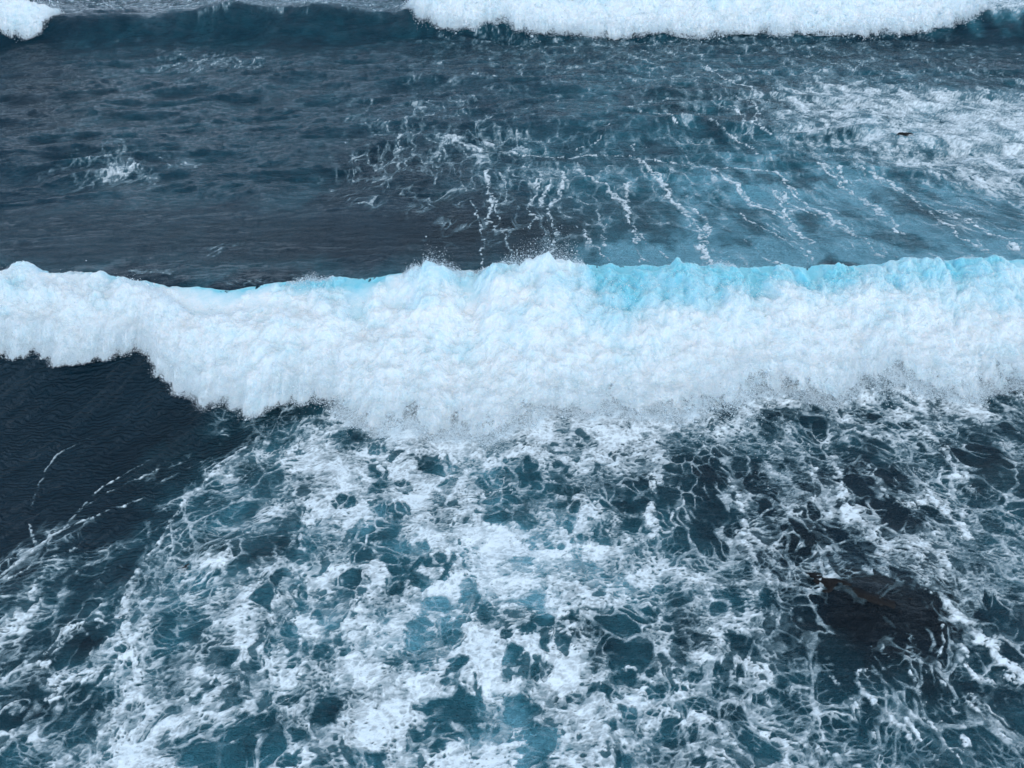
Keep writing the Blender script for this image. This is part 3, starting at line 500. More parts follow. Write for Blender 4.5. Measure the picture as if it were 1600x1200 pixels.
# ropes of foam: half width, strength, points on the water plane
ROPES = [(0.081,0.5,[(-6.26,13.93),(-6.66,13.36),(-6.89,12.9),(-7.22,11.9),(-7.36,11.14),(-7.33,10.42),(-7.56,9.77),(-7.51,9.18),(-7.35,8.66),(-6.89,8.11),(-6.5,7.34)]),
(0.031,0.5,[(-10.32,9.74),(-9.92,10.21),(-9.55,10.79),(-9.47,11.42),(-9.43,12.0),(-9.04,12.62),(-8.58,13.15)]),
(0.053,0.6,[(-10.18,9.49),(-9.95,9.9),(-9.76,10.42),(-9.57,10.7)]),
(0.031,0.55,[(-9.57,10.7),(-9.02,11.14),(-8.76,11.48),(-8.54,11.63),(-8.23,11.9)]),
(0.033,0.6,[(-10.46,11.02),(-10.16,10.7),(-9.97,10.42),(-10.08,10.21),(-10.17,9.93),(-10.35,9.8)]),
(0.046,0.55,[(-9.93,9.49),(-9.59,9.82),(-9.21,10.11),(-8.94,10.37)]),
(0.021,0.35,[(-10.15,14.19),(-10.53,13.76),(-10.94,13.28),(-10.93,12.66),(-10.65,11.58)]),
(0.027,0.4,[(-9.44,11.42),(-9.14,12.0),(-8.74,12.44),(-8.31,12.84),(-7.8,13.12)]),
(0.03,0.45,[(-8.08,12.45),(-7.83,12.78),(-7.49,13.08),(-7.23,13.24)]),
(0.021,0.4,[(-8.91,9.49),(-8.68,9.82),(-8.41,10.07),(-7.95,10.24)]),
(0.059,0.6,[(-8.44,7.59),(-8.42,8.24),(-8.04,8.45),(-7.7,8.49),(-7.44,8.45)]),
(0.034,0.6,[(-8.0,7.04),(-7.81,7.22),(-7.62,7.4),(-7.25,7.46),(-7.01,7.49)]),
(0.033,0.6,[(-7.86,6.86),(-7.56,7.04),(-7.42,7.34),(-7.22,7.52)]),
(0.033,0.6,[(-7.5,6.69),(-7.31,6.86),(-7.23,7.16),(-7.05,7.4)]),
(0.109,0.45,[(-9.34,7.97),(-9.17,7.97),(-9.15,8.38),(-9.27,8.96),(-9.38,9.42)]),
(0.099,0.45,[(-7.84,6.2),(-7.91,6.86),(-7.98,7.22),(-8.27,7.59)]),
(0.111,0.4,[(-7.0,8.11),(-6.64,7.59),(-6.42,7.1),(-6.61,6.75),(-6.85,6.3)]),
(0.087,0.7,[(3.61,13.49),(3.47,12.79),(3.33,12.4),(3.13,11.78),(3.0,11.27),(3.0,10.78)]),
(0.082,0.45,[(5.04,12.44),(5.08,11.57),(4.97,10.78),(4.92,10.07),(5.03,9.49)]),
(0.109,0.4,[(9.97,15.05),(10.34,14.34),(10.5,13.48),(10.42,12.54),(10.45,11.76)]),
(0.085,0.4,[(8.78,12.02),(8.84,11.35),(9.34,11.98),(9.54,11.35),(9.64,10.59)]),
(0.129,0.5,[(7.83,13.85),(7.55,12.43),(7.44,11.36),(7.5,10.78),(7.72,10.19)]),
(0.046,0.5,[(7.32,13.73),(7.27,13.25),(7.41,13.08),(7.11,12.78)]),
(0.057,0.5,[(8.13,12.39),(8.37,12.09),(8.55,11.67),(8.93,11.56),(9.05,11.35)]),
(0.057,0.6,[(7.34,9.2),(7.39,8.82),(7.42,8.63),(7.33,8.31),(7.34,8.11),(7.13,7.71),(6.99,7.46),(7.0,7.16),(7.04,6.86),(7.24,6.47),(7.35,6.15)]),
(0.046,0.65,[(7.99,8.4),(7.82,7.97),(7.62,7.65),(7.62,7.4),(7.64,7.1),(7.53,6.69)]),
(0.094,0.65,[(8.2,9.08),(8.38,8.66),(8.57,8.31),(8.67,7.91),(8.81,7.52),(8.99,7.34)]),
(0.064,0.6,[(7.95,7.04),(7.91,6.69),(7.96,6.52),(8.19,6.25),(8.37,6.2)]),
(0.046,0.6,[(6.54,8.04),(6.5,7.71),(6.54,7.52)]),
(0.055,0.6,[(6.52,7.49),(6.11,7.44),(5.95,7.16),(6.03,6.92),(6.21,6.69),(6.41,6.52),(6.48,6.2)]),
(0.043,0.6,[(5.62,7.34),(5.81,6.92),(5.9,6.58),(5.9,6.3)]),
(0.068,0.6,[(7.28,7.28),(7.31,7.46),(7.45,7.52),(7.56,7.16)]),
(0.057,0.6,[(8.23,7.97),(8.16,7.59),(8.18,7.28),(8.48,7.22),(8.99,7.34)]),
(0.042,0.5,[(6.88,6.86),(6.94,6.52),(7.06,6.2),(7.12,5.79)]),
(0.052,0.4,[(4.21,6.3),(4.6,6.2),(5.07,6.04),(5.5,5.79)]),
(0.037,0.5,[(6.57,6.52),(6.69,6.2),(6.84,5.84)]),
(0.035,0.6,[(6.64,8.24),(6.67,7.95),(6.78,7.71)]),
(0.037,0.5,[(7.33,9.35),(7.86,9.2),(8.17,9.01)]),
(0.133,0.25,[(0.88,8.11),(0.9,7.34),(1.14,6.75),(1.35,6.09)]),
(0.121,0.25,[(1.07,9.26),(1.08,8.52),(0.93,7.97)]),
(0.038,0.5,[(0.0,9.34),(0.64,9.49),(1.26,9.34),(1.5,9.11)]),
(0.044,0.5,[(-1.42,11.57),(-1.2,12.67),(-0.91,12.9)]),
(0.027,0.5,[(-3.19,11.37),(-3.07,10.78),(-3.02,10.24)]),
(0.025,0.5,[(-3.21,9.29),(-2.82,9.23)]),
(0.029,0.5,[(-0.51,11.99),(0.0,12.1)]),
(0.029,0.5,[(3.56,12.04),(3.82,11.89),(3.83,11.57),(3.58,11.37)]),
(0.029,0.5,[(4.05,12.33),(4.37,12.1),(4.92,11.95)]),
(0.027,0.5,[(3.51,11.37),(3.38,10.78),(3.19,10.69)]),
(0.09,0.55,[(2.82,30.34),(3.6,28.74),(4.05,27.04),(4.23,24.06),(4.36,21.47),(4.61,20.61),(4.93,19.69)]),
(0.078,0.55,[(4.63,29.14),(4.26,26.8),(4.23,24.84),(4.27,22.89),(3.91,21.16),(3.8,19.3)]),
(0.049,0.6,[(2.2,23.65),(2.56,21.79),(2.85,20.61),(3.05,19.47)]),
(0.043,0.5,[(3.23,24.04),(3.03,23.26),(2.94,21.47)]),
(0.114,0.6,[(5.61,32.0),(6.12,29.14),(6.25,26.42),(6.43,24.44),(6.18,22.15),(5.88,20.12),(5.87,19.47)]),
(0.074,0.6,[(6.76,25.62),(6.88,24.42),(6.3,22.15),(6.05,20.61),(5.87,19.47)]),
(0.105,0.6,[(8.37,30.49),(8.9,28.32),(9.12,26.35),(9.57,24.74),(9.56,22.75),(9.59,21.38)]),
(0.105,0.6,[(11.06,30.46),(11.05,28.69),(11.03,26.69),(11.21,24.28),(11.29,22.33),(11.25,20.54)]),
(0.109,0.6,[(13.16,31.1),(13.09,28.65),(13.19,26.65),(13.25,24.6),(12.83,22.42)]),
(0.08,0.5,[(13.92,30.92),(13.41,29.87),(13.35,28.65)]),
(0.06,0.5,[(14.78,30.68),(15.3,29.03),(15.17,27.01),(15.02,24.97)]),
(0.073,0.6,[(8.22,24.95),(8.43,23.57),(8.71,22.42),(8.9,20.82),(8.88,19.89)]),
(0.049,0.5,[(8.87,23.96),(8.91,22.06),(9.14,20.82),(8.95,19.49)]),
(0.044,0.5,[(7.57,22.09),(7.65,20.59),(8.16,19.69)]),
(0.056,0.6,[(10.55,27.49),(10.12,26.33),(9.83,24.72),(9.72,23.53)]),
(0.074,0.6,[(-0.94,30.34),(-0.98,28.74),(-0.76,26.02),(-0.78,24.04)]),
(0.043,0.5,[(-1.57,26.56),(-1.27,25.24),(-0.99,23.65),(-0.83,20.88),(-0.71,19.3)]),
(0.058,0.6,[(1.21,30.34),(0.96,27.96),(0.47,26.0),(0.79,24.44),(0.47,23.09)]),
(0.061,0.6,[(2.15,30.34),(1.87,27.58),(1.36,25.62),(1.49,22.87),(1.24,21.04)]),
(0.065,0.6,[(1.58,29.53),(1.31,27.96),(1.08,26.4)]),
(0.037,0.5,[(-0.33,23.65),(-0.14,21.79),(0.0,20.61)]),
(0.056,0.5,[(-0.74,27.18),(-0.46,25.24),(-0.54,23.24)]),
(0.059,0.5,[(-5.28,35.19),(-5.19,33.88),(-5.15,32.79)]),
(0.066,0.5,[(9.52,36.34),(10.02,35.44),(10.62,34.09),(10.91,32.39)]),
(0.073,0.5,[(11.72,47.96),(12.18,44.85),(13.11,43.45),(13.14,41.51)]),
(0.063,0.5,[(11.4,38.72),(11.57,37.48),(10.99,35.73)]),
(0.079,0.5,[(12.45,40.18),(12.4,38.16),(11.67,36.04),(12.05,35.09)]),
(0.063,0.5,[(5.83,38.48),(7.02,37.84),(8.03,36.34)]),
(0.046,0.4,[(5.61,34.12),(5.3,32.84),(6.08,33.27)]),
(0.053,0.4,[(2.9,33.27),(3.98,34.09),(4.76,36.01)]),
(0.108,0.35,[(10.06,27.91),(11.06,23.88),(11.57,21.06),(12.33,19.69)]),
(0.114,0.5,[(14.96,28.23),(15.22,26.61),(15.58,24.95),(15.78,22.9),(15.91,21.0)]),
(0.106,0.5,[(15.1,25.37),(14.56,22.22),(14.85,20.52)]),
(0.086,0.5,[(-2.98,34.59),(-2.04,33.61),(-0.29,32.84),(1.42,32.42),(2.81,32.0)]),
(0.083,0.4,[(2.25,32.0),(4.54,32.42),(6.66,31.57),(8.37,30.49),(10.74,30.3)])]
TOE_NEAR = ([-14.86, -13.79, -12.91, -11.79, -10.83, -9.96, -9.65, -9.34, -8.5, -7.78, -6.74, -6.15, -5.02, -4.47, -3.35, -2.59, -1.6, -0.63, 0.0, 0.99, 2.48, 4.1, 5.34, 6.63, 7.43, 8.39, 9.44, 9.98, 11.04, 12.14, 12.69, 13.72, 15.06],
 [16.68, 16.6, 16.54, 16.28, 16.5, 16.77, 16.6, 16.04, 15.4, 15.15, 14.9, 15.17, 15.34, 14.98, 14.08, 14.37, 14.04, 13.85, 14.28, 14.84, 14.91, 14.74, 15.2, 15.7, 15.49, 15.32, 15.95, 16.01, 15.64, 15.42, 15.88, 15.9, 15.8])
TOE_FAR = ([-7.74, -6.74, -4.91, -2.68, -1.57, -0.9, -0.13, 0.22, 2.22, 6.65, 10.67, 13.23, 15.11, 17.76, 24.37, 27.53, 29.52, 31.4, 32.43, 34.01],
 [59.09, 57.28, 56.42, 56.34, 56.89, 57.01, 56.7, 56.05, 55.72, 55.65, 55.84, 55.26, 55.84, 55.8, 55.67, 55.84, 56.52, 57.01, 57.53, 58.06])
TOE_LEFT = ([-37.12, -34.72, -34.15, -33.76, -32.69, -31.78, -31.54],
 [54.66, 55.02, 54.73, 54.45, 54.38, 54.84, 55.48])
# ---------------------------------------------------------------- mesh and material helpers
def tag(o, label=None, cat=None, group=None, kind=None):
    if label: o['label'] = label
    if cat: o['category'] = cat
    if group: o['group'] = group
    if kind: o['kind'] = kind
    return o

def mesh_object(name, V, Q, material, parent=None, attrs=None, flat=False):
    me = bpy.data.meshes.new(name)
    n = Q.shape[1]
    me.vertices.add(len(V)); me.vertices.foreach_set('co', np.ascontiguousarray(V, np.float32).ravel())
    me.loops.add(Q.size); me.loops.foreach_set('vertex_index', np.ascontiguousarray(Q, np.int32).ravel())
    me.polygons.add(len(Q)); me.polygons.foreach_set('loop_start', np.arange(0, Q.size, n, dtype=np.int32))
    me.polygons.foreach_set('loop_total', np.full(len(Q), n, np.int32))
    me.update(calc_edges=True)
    me.polygons.foreach_set('use_smooth', np.full(len(Q), not flat, bool))
    for k, a in (attrs or {}).items():
        at = me.attributes.new(k, 'FLOAT', 'POINT'); at.data.foreach_set('value', np.ascontiguousarray(a, np.float32).ravel())
    me.materials.append(material)
    o = bpy.data.objects.new(name, me); col.objects.link(o)
    if parent: o.parent = parent
    return o

def grid_quads(nr, nc):
    i = np.arange(nr*nc, dtype=np.int32).reshape(nr, nc)
    return np.stack([i[:-1, :-1], i[:-1, 1:], i[1:, 1:], i[1:, :-1]], -1)

class Mat:
    def __init__(s, name):
        s.m = bpy.data.materials.new(name); s.m.use_nodes = True
        s.t = s.m.node_tree; s.t.nodes.clear()
        s.out = s.n('ShaderNodeOutputMaterial')
    def n(s, kind, **kw):
        q = s.t.nodes.new(kind)
        for k, v in kw.items(): setattr(q, k, v)
        return q
    def l(s, a, b): s.t.links.new(a, b)
    def attr(s, name): return s.n('ShaderNodeAttribute', attribute_name=name).outputs['Fac']
    def coords(s, sx, sy, sz=1, rot=0):
        t = s.n('ShaderNodeTexCoord'); m = s.n('ShaderNodeMapping')
        m.inputs['Scale'].default_value = (sx, sy, sz); m.inputs['Rotation'].default_value = (0, 0, rot)
        s.l(t.outputs['Object'], m.inputs['Vector']); return m.outputs[0]
    def noise(s, vec, scale, detail=3, rough=.5, dist=0):
        q = s.n('ShaderNodeTexNoise'); s.l(vec, q.inputs['Vector'])
        q.inputs['Scale'].default_value = scale; q.inputs['Detail'].default_value = detail
        q.inputs['Roughness'].default_value = rough; q.inputs['Distortion'].default_value = dist
        return q.outputs['Fac']
    def math(s, op, a, b=None, clamp=False):
        q = s.n('ShaderNodeMath', operation=op); q.use_clamp = clamp
        for i, v in enumerate((a, b)):
            if v is None: continue
            if isinstance(v, (int, float)): q.inputs[i].default_value = v
            else: s.l(v, q.inputs[i])
        return q.outputs[0]
    def mix(s, f, a, b):
        q = s.n('ShaderNodeMix', data_type='RGBA')
        if isinstance(f, (int, float)): q.inputs[0].default_value = f
        else: s.l(f, q.inputs[0])
        for i, v in ((6, a), (7, b)):
            if isinstance(v, tuple): q.inputs[i].default_value = (*v, 1)
            else: s.l(v, q.inputs[i])
        return q.outputs[2]
    def bump(s, h, dist, strength=1.0, normal=None):
        q = s.n('ShaderNodeBump'); q.inputs['Distance'].default_value = dist; q.inputs['Strength'].default_value = strength
        s.l(h, q.inputs['Height'])
        if normal is not None: s.l(normal, q.inputs['Normal'])
        return q.outputs[0]

def water_material():
    M = Mat('sea_water')
    aer, reef, calm = M.attr('aeration'), M.attr('reef'), M.attr('calm')
    big = M.noise(M.coords(.35, .5), 1.0, 3)
    c = M.mix(M.attr('slope'), M.mix(big, (.0015, .014, .025), (.0025, .021, .035)), M.mix(big, (.004, .032, .056), (.008, .046, .078)))
    c = M.mix(aer, c, (.065, .305, .390))
    c = M.mix(M.math('MULTIPLY', M.math('SUBTRACT', aer, .62), 2.4, True), c, (.23, .58, .72))
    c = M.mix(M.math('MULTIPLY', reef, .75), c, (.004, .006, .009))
    P = M.n('ShaderNodeBsdfPrincipled')
    M.l(c, P.inputs['Base Color']); P.inputs['IOR'].default_value = 1.333; P.inputs['Specular IOR Level'].default_value = .42
    P.inputs['Roughness'].default_value = .07
    r1 = M.noise(M.coords(1.0, 2.4, 1, -.12), 1.0, 7, .64, .7)
    r1 = M.math('ABSOLUTE', M.math('SUBTRACT', r1, .5))
    slope = M.attr('slope')
    b1 = M.bump(M.math('MULTIPLY', r1, slope), -1.8, 1.0)
    r2 = M.noise(M.coords(1.0, 3.0, 1, .18), 4.6, 5, .62, .8)
    r2 = M.math('ABSOLUTE', M.math('SUBTRACT', r2, .5))
    b2 = M.bump(M.math('MULTIPLY', r2, slope), -.50, 1.0, b1)
    w = M.n('ShaderNodeTexWave', wave_type='BANDS', bands_direction='Y', wave_profile='SIN')
    M.l(M.coords(1, 1, 1, -.10), w.inputs['Vector']); w.inputs['Scale'].default_value = 2.3
    w.inputs['Distortion'].default_value = 14.0; w.inputs['Detail'].default_value = 3; w.inputs['Detail Scale'].default_value = 1.1
    b3 = M.bump(M.math('MULTIPLY', w.outputs['Fac'], calm), .028, 1.0, b2)
    M.l(b3, P.inputs['Normal'])
    M.l(P.outputs[0], M.out.inputs['Surface'])
    return M.m

def foam_material():
    M = Mat('lying_foam')
    am = M.attr('amount')
    D = M.n('ShaderNodeBsdfDiffuse')
    fine = M.noise(M.coords(1, 1.8), 26, 4, .65, .5)
    M.l(M.mix(M.math('MULTIPLY', am, 1.7, True), (.42, .70, .80), M.mix(fine, (.76, .88, .94), (.90, .96, .98))), D.inputs['Color'])
    M.l(M.bump(fine, .012, .5), D.inputs['Normal'])
    T = M.n('ShaderNodeBsdfTransparent')
    X = M.n('ShaderNodeMixShader')
    a = M.math('MULTIPLY', am, M.math('ADD', .72, M.math('MULTIPLY', fine, .56)), True)
    M.l(a, X.inputs[0]); M.l(T.outputs[0], X.inputs[1]); M.l(D.outputs[0], X.inputs[2])
    M.l(X.outputs[0], M.out.inputs['Surface'])
    return M.m

def whitewater_material(ns=1.0):
    M = Mat('white_water')
    op, cy = M.attr('opacity'), M.attr('cyan')
    v = M.coords(1, 1, 1)
    n1 = M.noise(v, 2.2*ns, 5, .62, .4); n2 = M.noise(v, 11*ns, 5, .7, .3); n3 = M.noise(v, 42*ns, 3, .7)
    D = M.n('ShaderNodeBsdfPrincipled'); D.inputs['Roughness'].default_value = 1.0; D.inputs['Specular IOR Level'].default_value = 0.1
    nn = M.math('ADD', M.math('MULTIPLY', n1, .45), M.math('MULTIPLY', n2, .55))
    c = M.mix(M.math('MULTIPLY', M.math('SUBTRACT', nn, .33), 3.2, True), (.66, .82, .87), (.92, .92, .93))
    k = M.math('MULTIPLY', cy, M.math('ADD', .45, M.math('MULTIPLY', n1, 1.1)), True)
    c = M.mix(k, c, (.24, .62, .73))
    M.l(c, D.inputs['Base Color'])
    b = M.bump(n2, .07/ns, .5); b = M.bump(n3, .016/ns, .7, b); M.l(b, D.inputs['Normal'])
    D.inputs['Subsurface Weight'].default_value = 1.0; D.inputs['Subsurface Radius'].default_value = (.9, 1.0, 1.1); D.inputs['Subsurface Scale'].default_value = .24/ns
    T = M.n('ShaderNodeBsdfTransparent'); X = M.n('ShaderNodeMixShader')
    g = M.noise(v, 15*ns, 6, .74)
    g2 = M.math('ADD', M.math('MULTIPLY', g, .55), M.math('MULTIPLY', n1, .45))
    # opacity 1 = closed, falling to 0 leaves only scattered grains
    a = M.math('SUBTRACT', M.math('ADD', op, g2), .78)
    a = M.math('MULTIPLY', a, 6.0, True)
    M.l(a, X.inputs[0]); M.l(T.outputs[0], X.inputs[1]); M.l(D.outputs[0], X.inputs[2])
    M.l(X.outputs[0], M.out.inputs['Surface'])
    return M.m

def spray_material():
    M = Mat('spray_drops')
    D = M.n('ShaderNodeBsdfDiffuse'); D.inputs['Color'].default_value = (.90, .95, .97, 1)
    T = M.n('ShaderNodeBsdfTranslucent'); T.inputs['Color'].default_value = (.90, .95, .97, 1)
    X = M.n('ShaderNodeMixShader'); X.inputs[0].default_value = .40
    M.l(D.outputs[0], X.inputs[1]); M.l(T.outputs[0], X.inputs[2])
    M.l(X.outputs[0], M.out.inputs['Surface']); return M.m

def rock_material():
    M = Mat('wet_rock')
    P = M.n('ShaderNodeBsdfPrincipled'); P.inputs['Roughness'].default_value = .5; P.inputs['Specular IOR Level'].default_value = .25
    v = M.coords(1, 1, 1); n = M.noise(v, 6, 6, .65, .5); n2 = M.noise(v, 28, 4, .6)
    M.l(M.mix(n, (.0012, .0015, .002), (.004, .003, .0035)), P.inputs['Base Color'])
    M.l(M.bump(n2, .02, .8, M.bump(n, .06, .8)), P.inputs['Normal'])
    M.l(P.outputs[0], M.out.inputs['Surface']); return M.m

WATER, FOAM, WHITE, SPRAY, ROCK = water_material(), foam_material(), whitewater_material(), spray_material(), rock_material()
WHITE_FAR = whitewater_material(.55)

# ---------------------------------------------------------------- the sea: one sheet from behind the camera to the horizon
def h_fine(x, y, gap):
    """chop on top of the big waves; gap = local mesh spacing, finer waves than that are dropped"""
    back = smooth(17.5, 21, y); f = 0
    wx = x+1.2*noise(x*.2, y*.3, 71); wy = y+1.2*noise(x*.2+5, y*.3, 72)
    def layer(lx, ly, amp, seed, sharp=True):
        n = noise(wx/lx-.35*wy/lx, wy/ly, seed)
        q = (1-np.abs(n)*2.4)-.45 if sharp else n*1.4
        return amp*q*smooth(1.3, .6, gap/ly)
    h = layer(5.0, 2.8, .22, 81)*(.25+.75*back)
    h = h+layer(2.3, 1.1, .08, 83)*(.30+.70*back)
    h = h+layer(1.0, .50, .035, 85)*(.35+.65*back)
    h = h+layer(.45, .25, .015, 87)*(.5+.5*back)
    h = h+layer(3.0, 2.0, .05, 89, False)
    far = smooth(90, 300, y)
    return h*(1+far*.8)

def calm_mask(x, y):                           # the smooth face of the wave at the left, before it breaks
    return smooth(-3.5, -6.5, x+.55*(y-13))*smooth(7.5, 9, y)*smooth(17.5, 16.2, y)

al = np.concatenate([np.radians(np.linspace(67, 8.7, 1180))])
ys = CAM_H/np.tan(al)
_o = .73+.65*np.linspace(0, 1, 150)[1:]**1.35
ss = np.concatenate([-_o[::-1], np.linspace(-.73, .73, 1250), _o])
dep = ys*math.cos(math.radians(37))+CAM_H*math.sin(math.radians(37))
GX = (dep[:, None]*ss[None, :]).astype(F); GY = np.repeat(ys[:, None], len(ss), 1).astype(F)
rowgap = np.gradient(ys)[:, None].astype(F)
amount, K, aer, reef = sea_fields(GX, GY)
calm = calm_mask(GX, GY)
GZ = (h_macro(GX, GY)+h_fine(GX, GY, rowgap)*(1-.85*calm)).astype(F)
# long smooth furrows on the unbroken face
GZ = GZ + calm*(.16*noise((GX*.8-GY*.5)*.9, (GY*.8+GX*.5)*.28, 91)+.06*noise((GX*.8-GY*.5)*2.4, (GY*.8+GX*.5)*.5, 92)+.02*noise((GX*.8-GY*.5)*6, (GY*.8+GX*.5)*1.2, 93)).astype(F)

smoothback = smooth(18.5, 19.5, GY)*smooth(30, 24, GY)      # the stretched back of the near wave
GZ = (GZ-.65*smoothback*h_fine(GX, GY, rowgap)).astype(F)
GZ = GZ+smoothback*(.05*noise(GX*1.6, GY*.3, 94)).astype(F)
slope_amt = np.clip(smooth(17, 21, GY)*(1-.5*smoothback)+.35, .3, 1).astype(F)*(1-.6*calm)

# full sheet = dense part framed by wide coarse margins
def frame_axis(v, lo, hi): return np.concatenate([lo, v, hi])
side = np.array([-60, -25, -12, -6, -4, -3, -2.2, -1.8, -1.55])
S = frame_axis(ss, side, -side[::-1])
Yb = np.array([-600, -200, -80, -30, -12, -5, 0, 2, 3.5, 4.5]); Yf = CAM_H/np.tan(np.radians(np.array([8.3, 7.8, 7.2, 6.5, 5.8, 5, 4.2, 3.5, 2.8, 2.2, 1.6, 1.1, .7, .4, .2, .1])))
Y = frame_axis(ys, Yb, Yf)
DD = np.maximum(Y, 2)*math.cos(math.radians(37))+CAM_H*math.sin(math.radians(37))
SX = (DD[:, None]*S[None, :]).astype(F); SY = np.repeat(Y[:, None], len(S), 1).astype(F)
SZ = h_macro(SX, SY)*smooth(200, 60, np.abs(SX))
SZ = (SZ+.5*noise(SX*.05, SY*.05, 95)*smooth(90, 200, SY)).astype(F)
a0, b0 = len(Yb), len(side)
sl = (slice(a0, a0+len(ys)), slice(b0, b0+len(ss)))
SZ[sl] = GZ
def spread(q):
    f = np.zeros(SX.shape, F); f[sl] = q
    f[:a0, sl[1]] = q[0]; f[a0+len(ys):, sl[1]] = q[-1]
    f[:, :b0] = f[:, b0:b0+1]; f[:, b0+len(ss):] = f[:, b0+len(ss)-1:b0+len(ss)]
    return f
aerc = np.clip(aer-.05, 0, 1)**1.25*1.25
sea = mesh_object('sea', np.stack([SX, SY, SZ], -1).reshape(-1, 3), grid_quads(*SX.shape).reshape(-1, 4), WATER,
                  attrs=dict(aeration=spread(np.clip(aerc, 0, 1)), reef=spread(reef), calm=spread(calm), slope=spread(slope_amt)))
tag(sea, 'dark teal ocean water ruffled by wind and swell', 'sea', kind='structure')

# ---------------------------------------------------------------- foam lying on the water (real sheets with ragged outline)
fz = GZ+.006+.030*smooth(.05, .8, amount)+.012*amount*noise(GX*9, GY*14, 97)
FV = np.stack([GX, GY, fz], -1).reshape(-1, 3)
Q = grid_quads(*GX.shape)
qa = np.maximum(np.maximum(amount[:-1, :-1], amount[1:, 1:]), np.maximum(amount[:-1, 1:], amount[1:, :-1]))
qx = GX[:-1, :-1]; qy = GY[:-1, :-1]
live = qa > .035
owner = np.where(qy < crest1(qx)-.2, 0, np.where(qy < crest2(qx)-.3, 1, 2))
for k, idx in enumerate(((0, 1, 2, 3), (4,), (5, 6), (7,))):
    b = [(cx, cy, ax*1.5, ay*1.5, bx*1.9, by*1.9, 1) for cx, cy, ax, ay, bx, by, am in (PATCHES[i] for i in idx)]
    owner = np.where((blob_field(qx, qy, b, .01) > .5) & (owner == 1), 3+k, owner)
def foam_object(name, sel, label, cat, group=None, kind='stuff'):
    q = Q[sel].reshape(-1, 4)
    u, inv = np.unique(q, return_inverse=True)
    o = mesh_object(name, FV[u], inv.reshape(-1, 4), FOAM, attrs=dict(amount=amount.ravel()[u]))
    return tag(o, label, cat, group, kind)
foam_object('sea_foam', live & (owner == 0), 'white lace of foam full of round dark holes, spread over the water in front of the near breaking wave', 'foam')
foam_object('sea_foam', live & (owner == 1), 'thin foam veins and the pale foam field on the water between the near and the outer breaking wave', 'foam')
foam_object('sea_foam', live & (owner == 2), 'flattened foam streaks on the water beyond the outer breaking wave', 'foam')
for k, lab in enumerate(('largest loose foam patch on the dark water, left, halfway between the breaking waves',
                         'faint stretched foam patch on the dark water nearest the outer breaking wave',
                         'small bright foam fleck on the dark slope just above the near breaking wave',
                         'narrow foam streak lying right on the crest of the near breaking wave')):
    foam_object('foam_patch', live & (owner == 3+k), lab, 'foam patch', 'loose foam patches on the dark water', None)

# ---------------------------------------------------------------- spray
OCT = np.array([[1, 0, 0], [0, 1, 0], [-1, 0, 0], [0, -1, 0], [0, 0, 1], [0, 0, -1]], np.float32)
OCF = np.array([[0, 1, 4], [1, 2, 4], [2, 3, 4], [3, 0, 4], [1, 0, 5], [2, 1, 5], [3, 2, 5], [0, 3, 5]], np.int32)
def drops(name, C, R, parent, rs):
    n = len(C)
    st = rs.uniform(.6, 1.5, (n, 1, 3)).astype(np.float32)
    V = C[:, None, :]+OCT[None]*R[:, None, None]*st
    Fc = OCF[None]+(np.arange(n, dtype=np.int32)*6)[:, None, None]
    o = mesh_object(name, V.reshape(-1, 3), Fc.reshape(-1, 3), SPRAY, parent)
    return tag(o, kind='stuff')

